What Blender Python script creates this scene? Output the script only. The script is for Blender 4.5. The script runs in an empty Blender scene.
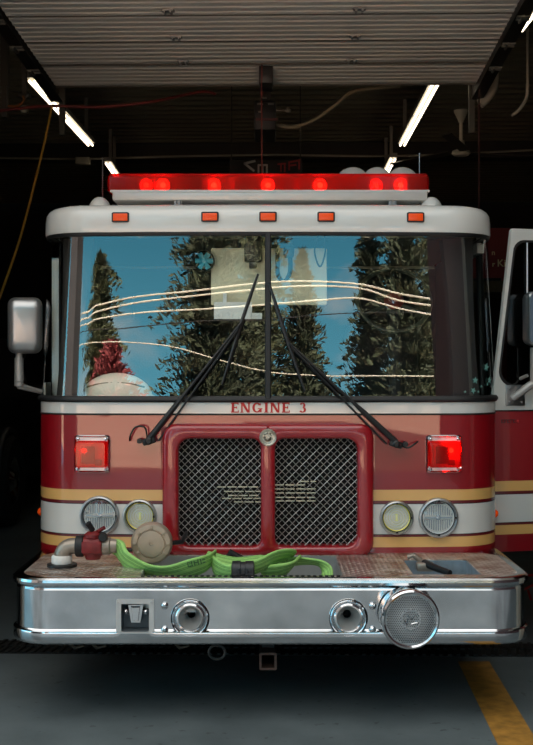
import bpy, bmesh, math, random
from mathutils import Vector, Matrix
random.seed(7)
PI = math.pi
SC = bpy.context.scene
COL = SC.collection
R = math.radians

# ---------------------------------------------------------------- measuring helper
F = 1110.0; CY = -5.95; CH = 1.70
def P(px, py, Y):
    s = F / (Y - CY)
    return Vector(((px - 268.0) / s, Y, CH - (py - 365.0) / s))

# ---------------------------------------------------------------- materials
MATS = {}
def new_mat(name):
    m = bpy.data.materials.new(name); m.use_nodes = True
    nt = m.node_tree; nt.nodes.clear()
    out = nt.nodes.new('ShaderNodeOutputMaterial')
    return m, nt, out
def srgb(c):
    return tuple((x/12.92 if x <= 0.04045 else ((x+0.055)/1.055)**2.4) for x in [v/255 for v in c]) + (1.0,)
def mat(name, col, rough=0.5, metal=0.0, coat=0.0, emis=None, estr=0.0, noise=0.0, nscale=8.0, bump=0.0, bscale=60.0, ior=1.5, coat_ior=1.5, coat_rough=0.03, spec=0.5):
    if name in MATS: return MATS[name]
    m, nt, out = new_mat(name)
    b = nt.nodes.new('ShaderNodeBsdfPrincipled')
    c = srgb(col)
    b.inputs['Base Color'].default_value = c
    b.inputs['Roughness'].default_value = rough
    b.inputs['Metallic'].default_value = metal
    b.inputs['IOR'].default_value = ior
    b.inputs['Specular IOR Level'].default_value = spec
    b.inputs['Coat Weight'].default_value = coat
    b.inputs['Coat IOR'].default_value = coat_ior
    b.inputs['Coat Roughness'].default_value = coat_rough
    if emis:
        b.inputs['Emission Color'].default_value = srgb(emis)
        b.inputs['Emission Strength'].default_value = estr
    tc = nt.nodes.new('ShaderNodeTexCoord')
    if noise > 0:
        n = nt.nodes.new('ShaderNodeTexNoise'); n.inputs['Scale'].default_value = nscale; n.inputs['Detail'].default_value = 5
        nt.links.new(tc.outputs['Object'], n.inputs['Vector'])
        r = nt.nodes.new('ShaderNodeValToRGB')
        r.color_ramp.elements[0].position = 0.3; r.color_ramp.elements[1].position = 0.7
        r.color_ramp.elements[0].color = tuple(v*(1-noise) for v in c[:3]) + (1,)
        r.color_ramp.elements[1].color = tuple(min(1, v*(1+noise)) for v in c[:3]) + (1,)
        nt.links.new(n.outputs['Fac'], r.inputs['Fac']); nt.links.new(r.outputs['Color'], b.inputs['Base Color'])
    if bump > 0:
        n2 = nt.nodes.new('ShaderNodeTexNoise'); n2.inputs['Scale'].default_value = bscale; n2.inputs['Detail'].default_value = 3
        nt.links.new(tc.outputs['Object'], n2.inputs['Vector'])
        bp = nt.nodes.new('ShaderNodeBump'); bp.inputs['Strength'].default_value = bump; bp.inputs['Distance'].default_value = 0.01
        nt.links.new(n2.outputs['Fac'], bp.inputs['Height']); nt.links.new(bp.outputs['Normal'], b.inputs['Normal'])
    nt.links.new(b.outputs[0], out.inputs[0])
    MATS[name] = m
    return m

RED = (142, 3, 18); DRED = (100, 8, 20); WHITE = (215, 215, 210); GOLD = (226, 176, 104); LINE = (30, 25, 30)
def livery():
    m, nt, out = new_mat('fire_engine_livery')
    b = nt.nodes.new('ShaderNodeBsdfPrincipled')
    b.inputs['Roughness'].default_value = 0.45
    b.inputs['Coat Weight'].default_value = 1.0
    b.inputs['Coat IOR'].default_value = 1.56
    b.inputs['Coat Roughness'].default_value = 0.02
    tc = nt.nodes.new('ShaderNodeTexCoord'); sp = nt.nodes.new('ShaderNodeSeparateXYZ')
    nt.links.new(tc.outputs['Object'], sp.inputs[0])
    mr = nt.nodes.new('ShaderNodeMapRange'); mr.inputs['From Min'].default_value = 0.6; mr.inputs['From Max'].default_value = 1.6
    nt.links.new(sp.outputs['Z'], mr.inputs['Value'])
    rp = nt.nodes.new('ShaderNodeValToRGB'); cr = rp.color_ramp; cr.interpolation = 'CONSTANT'
    stops = [(0.0, RED), (0.718, GOLD), (0.772, DRED), (0.786, LINE), (0.791, WHITE), (0.949, LINE), (0.954, DRED), (0.968, GOLD), (1.028, RED), (1.437, WHITE)]
    cr.elements[0].position = 0; cr.elements[0].color = srgb(RED)
    cr.elements[1].position = stops[1][0]-0.6; cr.elements[1].color = srgb(stops[1][1])
    for z, c in stops[2:]:
        e = cr.elements.new(z - 0.6); e.color = srgb(c)
    nt.links.new(mr.outputs[0], rp.inputs['Fac']); nt.links.new(rp.outputs['Color'], b.inputs['Base Color'])
    nt.links.new(b.outputs[0], out.inputs[0])
    return m

def glass(name, tint=(0.93, 0.96, 0.93), ior=2.3, rough=0.0):
    m, nt, out = new_mat(name)
    t = nt.nodes.new('ShaderNodeBsdfTransparent'); t.inputs[0].default_value = tint + (1,)
    g = nt.nodes.new('ShaderNodeBsdfGlossy'); g.inputs['Roughness'].default_value = rough; g.inputs[0].default_value = (1, 1, 1, 1)
    f = nt.nodes.new('ShaderNodeFresnel'); f.inputs['IOR'].default_value = ior
    mx = nt.nodes.new('ShaderNodeMixShader')
    ge = nt.nodes.new('ShaderNodeNewGeometry'); iv = nt.nodes.new('ShaderNodeMath'); iv.operation = 'SUBTRACT'; iv.inputs[0].default_value = 1
    nt.links.new(ge.outputs['Backfacing'], iv.inputs[1]); ml = nt.nodes.new('ShaderNodeMath'); ml.operation = 'MULTIPLY'
    nt.links.new(f.outputs[0], ml.inputs[0]); nt.links.new(iv.outputs[0], ml.inputs[1])
    nt.links.new(ml.outputs[0], mx.inputs[0]); nt.links.new(t.outputs[0], mx.inputs[1]); nt.links.new(g.outputs[0], mx.inputs[2])
    nt.links.new(mx.outputs[0], out.inputs[0])
    return m

def diamond_plate():
    m, nt, out = new_mat('diamond_tread_plate')
    b = nt.nodes.new('ShaderNodeBsdfPrincipled'); b.inputs['Metallic'].default_value = 0.9
    b.inputs['Roughness'].default_value = 0.32
    tc = nt.nodes.new('ShaderNodeTexCoord')
    n = nt.nodes.new('ShaderNodeTexNoise'); n.inputs['Scale'].default_value = 9; n.inputs['Detail'].default_value = 4
    nt.links.new(tc.outputs['Object'], n.inputs['Vector'])
    r = nt.nodes.new('ShaderNodeValToRGB')
    r.color_ramp.elements[0].position = .35; r.color_ramp.elements[0].color = srgb((170, 142, 124))
    r.color_ramp.elements[1].position = .65; r.color_ramp.elements[1].color = srgb((232, 228, 222))
    nt.links.new(n.outputs['Fac'], r.inputs['Fac']); nt.links.new(r.outputs['Color'], b.inputs['Base Color'])
    hs = []
    for ang in (45, -45):
        mp = nt.nodes.new('ShaderNodeMapping'); mp.inputs['Rotation'].default_value = (0, 0, R(ang))
        nt.links.new(tc.outputs['Object'], mp.inputs['Vector'])
        w = nt.nodes.new('ShaderNodeTexWave'); w.inputs['Scale'].default_value = 9.0
        nt.links.new(mp.outputs[0], w.inputs['Vector']); hs.append(w)
    mm = nt.nodes.new('ShaderNodeMath'); mm.operation = 'MULTIPLY'
    nt.links.new(hs[0].outputs['Fac'], mm.inputs[0]); nt.links.new(hs[1].outputs['Fac'], mm.inputs[1])
    bp = nt.nodes.new('ShaderNodeBump'); bp.inputs['Strength'].default_value = 1.0; bp.inputs['Distance'].default_value = 0.012
    nt.links.new(mm.outputs[0], bp.inputs['Height']); nt.links.new(bp.outputs['Normal'], b.inputs['Normal'])
    nt.links.new(b.outputs[0], out.inputs[0])
    return m

def red_lens(name, col=(0.85, 0.015, 0.012), gl=0.035, dif=.22):
    m, nt, out = new_mat(name)
    t = nt.nodes.new('ShaderNodeBsdfTransparent'); t.inputs[0].default_value = col + (1,)
    d = nt.nodes.new('ShaderNodeBsdfTranslucent'); d.inputs[0].default_value = col + (1,)
    d2 = nt.nodes.new('ShaderNodeBsdfDiffuse'); d2.inputs[0].default_value = col + (1,)
    g = nt.nodes.new('ShaderNodeBsdfGlossy'); g.inputs['Roughness'].default_value = 0.05
    m0 = nt.nodes.new('ShaderNodeMixShader'); m0.inputs[0].default_value = .5
    nt.links.new(d.outputs[0], m0.inputs[1]); nt.links.new(d2.outputs[0], m0.inputs[2])
    m1 = nt.nodes.new('ShaderNodeMixShader'); m1.inputs[0].default_value = dif
    nt.links.new(t.outputs[0], m1.inputs[1]); nt.links.new(m0.outputs[0], m1.inputs[2])
    m2 = nt.nodes.new('ShaderNodeMixShader'); m2.inputs[0].default_value = gl
    nt.links.new(m1.outputs[0], m2.inputs[1]); nt.links.new(g.outputs[0], m2.inputs[2])
    nt.links.new(m2.outputs[0], out.inputs[0])
    return m

M_LIV = livery()
M_GLASS = glass('windshield_glass')
M_SIDEGLASS = glass('side_window_glass', (0.25, 0.3, 0.29), 1.5)
M_LAMPGLASS = glass('lamp_glass', (0.95, 0.97, 0.97), 1.5)
M_PLATE = diamond_plate()
M_LENS = red_lens('red_lens_plastic')
M_LBLENS = red_lens('light_bar_lens_plastic', (.95, .03, .025), .03, .4)
M_WHITE = mat('white_gloss_paint', WHITE, .4, coat=1, coat_ior=1.5)
M_RED = mat('red_gloss_paint', (150, 2, 20), .35, coat=1, coat_ior=1.48)
M_CHROME = mat('polished_chrome', (212, 214, 216), .12, 1.0)
M_BRUSHED = mat('brushed_steel', (178, 180, 182), .34, 1.0, bump=.12, bscale=40)
M_MIRR = mat('mirror_shell_chrome', (182, 182, 182), .32, .8)
M_BUMPER = mat('bumper_stainless', (200, 203, 206), .11, 1.0, noise=.16, nscale=6, bump=.10, bscale=2.6)
M_BLACK = mat('black_rubber', (18, 18, 19), .55)
M_BLACKM = mat('black_metal', (20, 21, 22), .4)
M_INT = mat('cab_interior_dark', (22, 21, 22), .8)
M_SEAT = mat('seat_vinyl', (38, 38, 42), .6, bump=.3, bscale=80)
M_ORANGE = mat('amber_lens', (225, 80, 20), .25, emis=(235, 75, 20), estr=.15)
M_REFL = mat('reflector_silver', (248, 249, 250), .3, .35)
M_BULB = mat('red_bulb_glow', (255, 90, 70), .3, emis=(255, 80, 50), estr=30)
M_CREAM = mat('cream_plastic', (236, 230, 200), .7, noise=.08)
M_PAPER = mat('white_paper', (235, 238, 238), .8)
M_WIRE = mat('silver_wire', (172, 172, 168), .4, .7)
M_BRASS = mat('tarnished_steel_pipe', (150, 140, 128), .38, .6, noise=.2, nscale=12, bump=.2, bscale=60)
M_VRED = mat('red_valve_paint', (120, 28, 30), .45, noise=.3, nscale=20, bump=.2)
M_TIRE = mat('tyre_rubber', (20, 20, 20), .8, bump=.3, bscale=40)
M_DARK = mat('dark_structure_metal', (26, 25, 22), .6, noise=.2)

# ---------------------------------------------------------------- mesh builder
class MB:
    def __init__(s): s.v = []; s.f = []; s.mi = []
    def add(s, vs, fs, mi=0):
        o = len(s.v); s.v += [tuple(v) for v in vs]; s.f += [tuple(i+o for i in f) for f in fs]; s.mi += [mi]*len(fs)
        return s
    def box(s, x0, x1, y0, y1, z0, z1, mi=0, M=None, bev=0.0):
        if bev <= 0:
            vs = [Vector((x, y, z)) for z in (z0, z1) for y in (y0, y1) for x in (x0, x1)]
            fs = [(0,2,3,1),(4,5,7,6),(0,1,5,4),(2,6,7,3),(0,4,6,2),(1,3,7,5)]
        else:
            bm = bmesh.new(); bmesh.ops.create_cube(bm, size=1)
            for v in bm.verts:
                v.co = Vector(((x0+x1)/2 + v.co.x*(x1-x0), (y0+y1)/2 + v.co.y*(y1-y0), (z0+z1)/2 + v.co.z*(z1-z0)))
            bmesh.ops.bevel(bm, geom=bm.edges[:], offset=bev, segments=2, profile=.5, affect='EDGES')
            bm.verts.index_update()
            vs = [v.co.copy() for v in bm.verts]; fs = [tuple(v.index for v in f.verts) for f in bm.faces]; bm.free()
        if M: vs = [M @ v for v in vs]
        return s.add(vs, fs, mi)
    def rings(s, rs, closed=True, cap0=False, cap1=False, mi=0, M=None):
        n = len(rs[0]); vs = [Vector(p) for r in rs for p in r]
        if M: vs = [M @ v for v in vs]
        fs = []
        for i in range(len(rs)-1):
            for j in range(n if closed else n-1):
                k = (j+1) % n
                fs.append((i*n+j, i*n+k, (i+1)*n+k, (i+1)*n+j))
        if cap0: fs.append(tuple(reversed(range(n))))
        if cap1: fs.append(tuple((len(rs)-1)*n+j for j in range(n)))
        return s.add(vs, fs, mi)
    def lathe(s, prof, M=None, n=32, mi=0, cap0=False, cap1=False):
        # profile (r, h): axis along local -Y (towards the viewer) ; h forward
        rs = [[(r*math.cos(2*PI*k/n), -h, r*math.sin(2*PI*k/n)) for k in range(n)] for r, h in prof]
        return s.rings(rs, True, cap0, cap1, mi, M)
    def tube(s, pts, r, n=8, mi=0, caps=True):
        pts = [Vector(p) for p in pts]; rs = []
        rad = r if isinstance(r, (list, tuple)) else [r]*len(pts)
        up = None
        for i, p in enumerate(pts):
            t = (pts[min(i+1, len(pts)-1)] - pts[max(i-1, 0)]).normalized()
            if up is None:
                up = Vector((0,0,1)) if abs(t.z) < .9 else Vector((1,0,0))
            a = t.cross(up).normalized(); up = a.cross(t).normalized()
            rs.append([p + a*rad[i]*math.cos(2*PI*k/n) + up*rad[i]*math.sin(2*PI*k/n) for k in range(n)])
        return s.rings(rs, True, caps, caps, mi)
    def build(s, name, mats, parent=None, smooth=True, ang=35):
        me = bpy.data.meshes.new(name); me.from_pydata(s.v, [], s.f); 
        if not isinstance(mats, (list, tuple)): mats = [mats]
        for m in mats: me.materials.append(m)
        me.polygons.foreach_set('material_index', s.mi)
        bm = bmesh.new(); bm.from_mesh(me); bmesh.ops.recalc_face_normals(bm, faces=bm.faces[:]); bmesh.ops.delete(bm, geom=[v for v in bm.verts if not v.link_faces], context='VERTS'); bm.to_mesh(me); bm.free()
        if smooth:
            me.shade_smooth(); me.set_sharp_from_angle(angle=R(ang))
        me.update()
        o = bpy.data.objects.new(name, me); COL.objects.link(o)
        if parent: o.parent = parent
        return o

def tag(o, label, cat, group=None, kind=None):
    if label: o['label'] = label
    if cat: o['category'] = cat
    if group: o['group'] = group
    if kind: o['kind'] = kind
    return o
def struct(o): o['kind'] = 'structure'; return o
def empty(name, loc, label, cat, group=None, rz=0):
    o = bpy.data.objects.new(name, None); COL.objects.link(o); o.location = loc; o.rotation_euler = (0,0,rz)
    o.empty_display_size = .1
    return tag(o, label, cat, group)
def smoothpts(pts, n=8):
    pts = [Vector(p) for p in pts]; out = []
    for i in range(len(pts)-1):
        p0 = pts[max(i-1,0)]; p1 = pts[i]; p2 = pts[i+1]; p3 = pts[min(i+2, len(pts)-1)]
        for k in range(n):
            t = k/n
            out.append(.5*((2*p1)+(-p0+p2)*t+(2*p0-5*p1+4*p2-p3)*t*t+(-p0+3*p1-3*p2+p3)*t**3))
    out.append(pts[-1]); return out
def rrect(x0, x1, z0, z1, r, n=6):
    if not isinstance(r, (list, tuple)): r = (r, r, r, r)   # corners: BL, BR, TR, TL
    out = []
    for (cx, cz, a0, rr) in ((x0+r[0], z0+r[0], 180, r[0]), (x1-r[1], z0+r[1], 270, r[1]), (x1-r[2], z1-r[2], 0, r[2]), (x0+r[3], z1-r[3], 90, r[3])):
        for k in range(n+1):
            a = R(a0 + 90*k/n); out.append((cx+rr*math.cos(a), cz+rr*math.sin(a)))
    return out
def ray_ring(poly, c, n=96):
    out = []
    for k in range(n):
        a = 2*PI*k/n + .001; d = (math.cos(a), math.sin(a)); best = None
        for i in range(len(poly)):
            p = poly[i]; q = poly[(i+1) % len(poly)]
            ex, ez = q[0]-p[0], q[1]-p[1]; den = d[0]*ez - d[1]*ex
            if abs(den) < 1e-12: continue
            wx, wz = p[0]-c[0], p[1]-c[1]
            t = (wx*ez - wz*ex)/den; u = (wx*d[1]-wz*d[0])/den
            if t > 0 and -1e-6 <= u <= 1+1e-6 and (best is None or t > best): best = t
        out.append((c[0]+d[0]*best, c[1]+d[1]*best))
    return out

# ================================================================= FIRE ENGINE
FE = empty('fire_engine', (0,0,0), 'red and white fire engine with gold stripes parked nose first in the garage doorway', 'fire engine')
W = 1.275; BOW = .03; RC = .27
x0c = W - RC
for _ in range(30):
    a0 = math.atan(2*BOW*x0c); x0c = W - RC + RC*math.sin(a0)
A0 = math.atan(2*BOW*x0c); XC = x0c; YC = BOW*XC*XC + RC*math.cos(A0)
def outline(side_y=2.2, nf=28, nc=14, ns=6, off=0.0):
    """plan of the cab from right side round the front to the left side; off pushes outwards"""
    pts = []
    for k in range(ns): 
        y = side_y + (YC - side_y)*k/ns; pts.append((W+off, y))
    for k in range(nc+1):
        a = R(90) + (A0 - R(90))*k/nc; pts.append((W-RC+(RC+off)*math.sin(a), YC-(RC+off)*math.cos(a)))
    for k in range(1, nf):
        x = XC - 2*XC*k/nf; a = math.atan(2*BOW*x); pts.append((x+off*math.sin(a), BOW*x*x-off*math.cos(a)))
    for k in range(nc+1):
        a = A0 + (R(90)-A0)*k/nc; pts.append((-(W-RC+(RC+off)*math.sin(a)), YC-(RC+off)*math.cos(a)))
    for k in range(1, ns+1):
        y = YC + (side_y - YC)*k/ns; pts.append((-W-off, y))
    return pts
def yface(x):
    ax = abs(x)
    if ax <= XC: return BOW*x*x
    return YC - math.sqrt(max(0, RC*RC - (ax-(W-RC))**2))
def face_M(x, z, out=0.0, slope=True):
    a = math.atan(2*BOW*x) if abs(x) <= XC else math.copysign(math.asin(min(1,(abs(x)-(W-RC))/RC)), x)
    M = Matrix.Rotation(a, 4, 'Z') if slope else Matrix.Identity(4)
    return Matrix.Translation((x + out*math.sin(a), yface(x) - out*math.cos(a), z)) @ M
LEAN = .14; ZB = 1.507; ZT = 2.43
def lean(z): return max(0, (z-ZB)/(ZT-ZB))*LEAN
def ring3(off, z, side_y=2.2, dy=None):
    d = lean(z) if dy is None else dy
    out = []
    for x, y in outline(side_y, off=off):
        f = 1 if y < .9 else max(0, (side_y - y)/(side_y-.9))
        out.append((x*(1-.010*d/LEAN), y + d*f, z))
    return out

# lower cab shell: right side stops at the door opening
def shell(z0, z1, off=0, nz=10, skip_right=True):
    m = MB(); pts = outline(off=off)
    rs = []
    for k in range(nz+1):
        z = z0+(z1-z0)*k/nz; rs.append([(x, y, z) for x, y in pts])
    n = len(pts); vs = [p for r in rs for p in r]; fs = []
    for i in range(nz):
        for j in range(n-1):
            xm = (pts[j][0]+pts[j+1][0])/2; ym = (pts[j][1]+pts[j+1][1])/2
            if skip_right and xm > 0 and .40 < ym < 1.3: continue
            fs.append((i*n+j, i*n+j+1, (i+1)*n+j+1, (i+1)*n+j))
    return m.add(vs, fs)
m = shell(.60, 1.507, nz=40)
keep = []
for f in m.f:
    if all(abs(m.v[i][0]) < .53 and .695 < m.v[i][2] < 1.365 for i in f): continue
    keep.append(f)
m.f = keep; m.mi = [0]*len(keep)
o = m.build('cab_body', M_LIV, FE)
sd = o.modifiers.new('t', 'SOLIDIFY'); sd.thickness = .02; sd.offset = -1

# dark seam line under the white band
m = MB(); m.rings([ring3(.001, 1.430, dy=0), ring3(.004, 1.433, dy=0), ring3(.004, 1.437, dy=0), ring3(.001, 1.440, dy=0)], closed=False)
# (kept only on the front: trim the sides)
m.f = [f for f in m.f if all(m.v[i][1] < .4 for i in f)]; m.mi = [0]*len(m.f)
m.build('belt_pinstripe', M_DARK, FE)
# gaskets
def gasket(name, prof):
    g = MB(); g.rings([ring3(o_, z_) for o_, z_ in prof], closed=False)
    g.build(name, M_BLACK, FE)
gasket('window_gasket', [(-.03, 1.500), (.006, 1.500), (.016, 1.510), (.016, 1.522), (.008, 1.532), (-.012, 1.534)])
gasket('window_gasket', [(-.012, 2.410), (.004, 2.412), (.008, 2.420), (.008, 2.436), (-.03, 2.436)])
# roof cap
prof = [(-.03, 2.428), (.012, 2.430), (.014, 2.438), (.013, 2.50), (.008, 2.54), (-.004, 2.562), (-.025, 2.578), (-.06, 2.588), (-.14, 2.597), (-.24, 2.602)]
m = MB(); m.rings([ring3(a, b, dy=LEAN) for a, b in prof], closed=False, cap1=True)
m.build('roof_cap', M_WHITE, FE, ang=60)
# glass panes
def pane(xa, xb, name):
    m = MB(); rs = []
    for k in range(13):
        z = 1.52 + (2.42-1.52)*k/12
        rs.append([p for p, q0_ in zip(ring3(-.004, z), ring3(-.004, ZB)) if q0_[1] < .66 and xa-1e-4 <= q0_[0] <= xb+1e-4])
    m.rings(rs, closed=False)
    o = m.build(name, M_GLASS, FE)
    return o
pr = pane(.0, 2, 'windshield_pane'); pl = pane(-2, 0.0, 'windshield_pane')
for o, s in ((pr, 1), (pl, -1)):     # outward normals
    me = o.data; bm = bmesh.new(); bm.from_mesh(me)
    f = min(bm.faces, key=lambda f: f.calc_center_median().y)
    if f.normal.y > 0: bmesh.ops.reverse_faces(bm, faces=bm.faces[:])
    bm.to_mesh(me); bm.free(); me.shade_smooth()
# centre divider
m = MB(); rs = []
for k in range(2):
    z = (1.52, 2.42)[k]; y = lean(z)
    rs.append([(-.017, y+.02, z), (-.017, y-.012, z), (-.011, y-.018, z), (.011, y-.018, z), (.017, y-.012, z), (.017, y+.02, z)])
m.rings(rs, cap0=True, cap1=True); m.build('windshield_divider', M_BLACK, FE)
# corner chrome strips / rear edge frame of the wrap glass
for s in (1, -1):
    m = MB(); m.tube([(s*W, .62+LEAN*0, 1.52), (s*W, .62+LEAN, 2.395)], .02); m.build('window_post', M_BLACKM, FE)
    # inner a-pillar behind the glass
    m = MB(); rs = []
    for k in range(9):
        t = k/8; z = 1.50+.91*t; x = 1.075 - .045*math.sin(t*PI)*0 + .03*t*(-1) + .02
        wq = .055 + .035*t*t + .02*(1-t)**2
        y = yface(x)+lean(z)+.10
        rs.append([(s*(x-wq), y, z), (s*(x+wq), y+.03, z), (s*(x+wq), y+.12, z), (s*(x-wq), y+.12, z)])
    m.rings(rs, cap0=True, cap1=True); m.build('cab_pillar', M_INT, FE)
    m = MB(); x = 1.075*s; y = .31
    m.tube(smoothpts([(x, y, 1.98), (x, y-.05, 1.95), (x, y-.05, 1.70), (x, y, 1.67)], 5), .012); m.build('grab_handle', M_CREAM, FE)
# cab sides
m = MB()
m.box(-W, -W+.04, .60, .72, 1.5, 2.42); m.box(-W, -W+.04, 1.25, 2.2, 1.5, 2.42); m.box(-W, -W+.04, .6, 2.2, 2.33, 2.42)
m.build('cab_side', M_WHITE, FE)
m = MB(); m.box(W-.04, W, 1.3, 2.2, 1.5, 2.42); m.box(W-.04, W, .6, 2.2, 2.36, 2.42); m.build('cab_side', M_WHITE, FE)
for s_, y_a, y_b in ((1, 1.25, 2.2), (-1, 1.25, 2.2), (-1, .6, .75)):
    x_a, x_b = sorted((s_*(W-.042), s_*(W-.052)))
    m = MB(); m.box(x_a, x_b, y_a, y_b, 1.4, 2.42); m.build('side_lining', M_INT, FE)
m = MB(); m.box(-W+.01, -W+.02, .72, 1.25, 1.5, 2.33); m.build('side_window', M_SIDEGLASS, FE)
# interior
m = MB(); m.box(-1.2, 1.2, .32, 2.15, .70, .74); m.build('cab_floor', M_INT, FE)
m = MB(); m.box(-1.22, 1.22, 2.13, 2.18, .7, 2.40); m.build('cab_back_wall', M_INT, FE)
m = MB(); m.box(-1.2, 1.2, .45, 2.15, 2.42, 2.435); m.build('cab_headliner', M_INT, FE)
m = MB()
rs = []
for x in [-1.2+.1*k for k in range(25)]:
    y = yface(x)
    rs.append([(x, y+.06, 1.45), (x, y+.06, 1.50), (x, .50, 1.515), (x, .58, 1.48), (x, .60, 1.10), (x, y+.06, 1.10)])
m.rings(rs, cap0=True, cap1=True); m.build('dashboard', M_INT, FE)
m = MB(); m.box(-.35, .35, .6, 2.0, .74, 1.35, bev=.06); m.build('engine_cover', M_INT, FE)
def seat(x):
    m = MB(); m.box(x-.26, x+.26, 1.15, 1.65, 1.20, 1.34, bev=.05); m.box(x-.22, x+.22, 1.2, 1.6, .74, 1.22)
    m.box(x-.25, x+.25, 1.6, 1.76, 1.3, 1.98, bev=.05); m.box(x-.15, x+.15, 1.62, 1.74, 2.0, 2.2, bev=.04)
    m.build('seat', M_SEAT, FE)
seat(-.78); seat(.78)
# steering wheel (vehicle left = image right)
c = P(394, 300, .62); m = MB()
T = Matrix.Translation(c) @ Matrix.Rotation(R(-28), 4, 'X')
m.tube([T @ Vector((.215*math.cos(2*PI*k/40), 0, .215*math.sin(2*PI*k/40))) for k in range(41)], .014, 8, caps=False)
for a in (90, 210, 330): m.tube([T @ Vector((0,0.02,0)), T @ Vector((.21*math.cos(R(a)), 0, .21*math.sin(R(a))))], .012)
sw = m.build('steering_wheel', mat('steering_rim', (60, 62, 50), .45), FE)
m = MB(); m.lathe([(0, .03), (.04, .028), (.06, .0), (.05, -.05)], T, 20); m.build('horn_button', mat('dull_red_plastic', (130, 40, 34), .5), sw)
m = MB(); m.tube([T @ Vector((0,.03,0)), Vector((c.x, .5, 1.4))], .04, 10); m.build('steering_column', M_INT, sw)
# cream interior panel + paper, mounted across the cab
a = P(211, 248, .32); b = P(327, 305, .32)
m = MB(); m.box(a.x, b.x, .32, .345, b.z, a.z, bev=.008); o = m.build('equipment_panel', M_CREAM, FE); o['label'] = 'cream panel hanging inside the cab'
m = MB(); 
for px in (236, 290): q = P(px, 248, .32); m = MB(); m.box(q.x-.02, q.x+.02, .345, .37, a.z-.3, 2.42); m.build('panel_bracket', M_INT, FE)
a = P(214, 302, .28); b = P(252, 319, .28)
m = MB(); m.box(a.x, b.x, .28, .286, b.z, a.z); b2 = P(262, 319, .28); a2 = P(252, 313, .28); m.box(a2.x-.004, b2.x, .28, .284, b2.z, a2.z)
m.box(a.x+.05, a.x+.07, .286, .33, a.z-.02, a.z+.05); m.build('paper_notice', M_PAPER, FE)
# radio handset with coiled cord
q = P(289, 250, .24); m = MB(); m.box(q.x-.03, q.x+.03, .24, .29, q.z-.04, q.z+.03, bev=.012); m.box(q.x-.018,q.x+.018,.27,.30,q.z+.02,2.42)
hs = m.build('radio_handset', M_BLACKM, FE)
cp = smoothpts([P(290, 258, .26), P(290, 273, .26), P(284, 281, .26), P(278.5, 276, .26), P(277.5, 262, .26), P(277, 238, .26)], 14)
m = MB(); co = []
for i in range((len(cp)-1)*6):
    t = i/6; k = int(t); p = cp[k].lerp(cp[min(k+1, len(cp)-1)], t-k); an = i*1.25
    co.append(p + Vector((.011*math.cos(an), .011*math.sin(an), 0)))
m.tube(co, .0035, 5); m.build('coiled_cord', M_BLACK, hs)
# camera-like device hanging by divider
q = P(253, 253, .24); m = MB(); m.box(q.x-.05, q.x+.05, .24, .30, q.z-.05, q.z+.12, bev=.015); m.box(q.x-.022, q.x+.022, .23, .28, q.z-.085, q.z-.05, bev=.008); m.build('dash_camera', M_BLACKM, FE)
# round cab fan
q = P(204, 261, .28); T = Matrix.Translation(q)
m = MB(); m.lathe([(.052, 0), (.058, .01), (.062, 0), (.058, -.03), (.052, 0)], T, 28); m.tube([q+Vector((0,.03,.05)), q+Vector((0,.05,.25))], .008)
fan = m.build('cab_fan', M_BLACKM, FE)
m = MB()
for k in range(6): m.box(.008, .05, -.004, .004, -.014, .014, M=T @ Matrix.Rotation(k*PI/3, 4, 'Y') @ Matrix.Rotation(.5, 4, 'X'))
m.lathe([(0,.012),(.014,.01),(.014,-.01)], T, 12); m.build('fan_blade', mat('teal_blade', (70, 170, 190), .3), fan)
q = P(320, 247, .26); m = MB(); m.tube(smoothpts([q+Vector((0,.0,.1)), q+Vector((-.03,0,-.02)), q+Vector((0,0,-.11)), q+Vector((.03,0,-.02)), q+Vector((.02,0,.1))], 8), .005, 6); m.build('cable_loop', M_BLACK, FE)
# domed cream cover on the dashboard (its own thing)
HD = empty('helmet', (0,0,0), 'cream domed helmet lying on the dashboard behind the lower left of the windshield', 'helmet')
HD.location = (-.85, .30, 1.513)
m = MB(); rs = []
for k in range(9):
    t = k/8*PI/2; rr = math.cos(t); rs.append([(rr*.20*math.cos(2*PI*j/32)+.0, rr*.12*math.sin(2*PI*j/32), .135*math.sin(t)+.008) for j in range(32)])
m.rings(rs, cap1=True); m.build('shell', mat('helmet_shell', (240, 238, 222), .4), HD, ang=60)
m = MB(); m.rings([[(r*.20*math.cos(2*PI*j/32), r*.12*math.sin(2*PI*j/32), z) for j in range(32)] for r, z in ((.95,.012),(1.18,.0),(1.19,.006),(1.0,.02))]); m.build('brim', mat('helmet_shell', (240,238,222)), HD)
m = MB(); m.tube([(x_, -.12*math.sqrt(max(0,1-(x_/.2)**2))*.75, .075*math.sqrt(max(0, 1-(x_/.22)**2))+.012) for x_ in [-.16+.02*k for k in range(17)]], .006, 6); m.build('band', mat('olive_band', (110,120,90)), HD)

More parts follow.
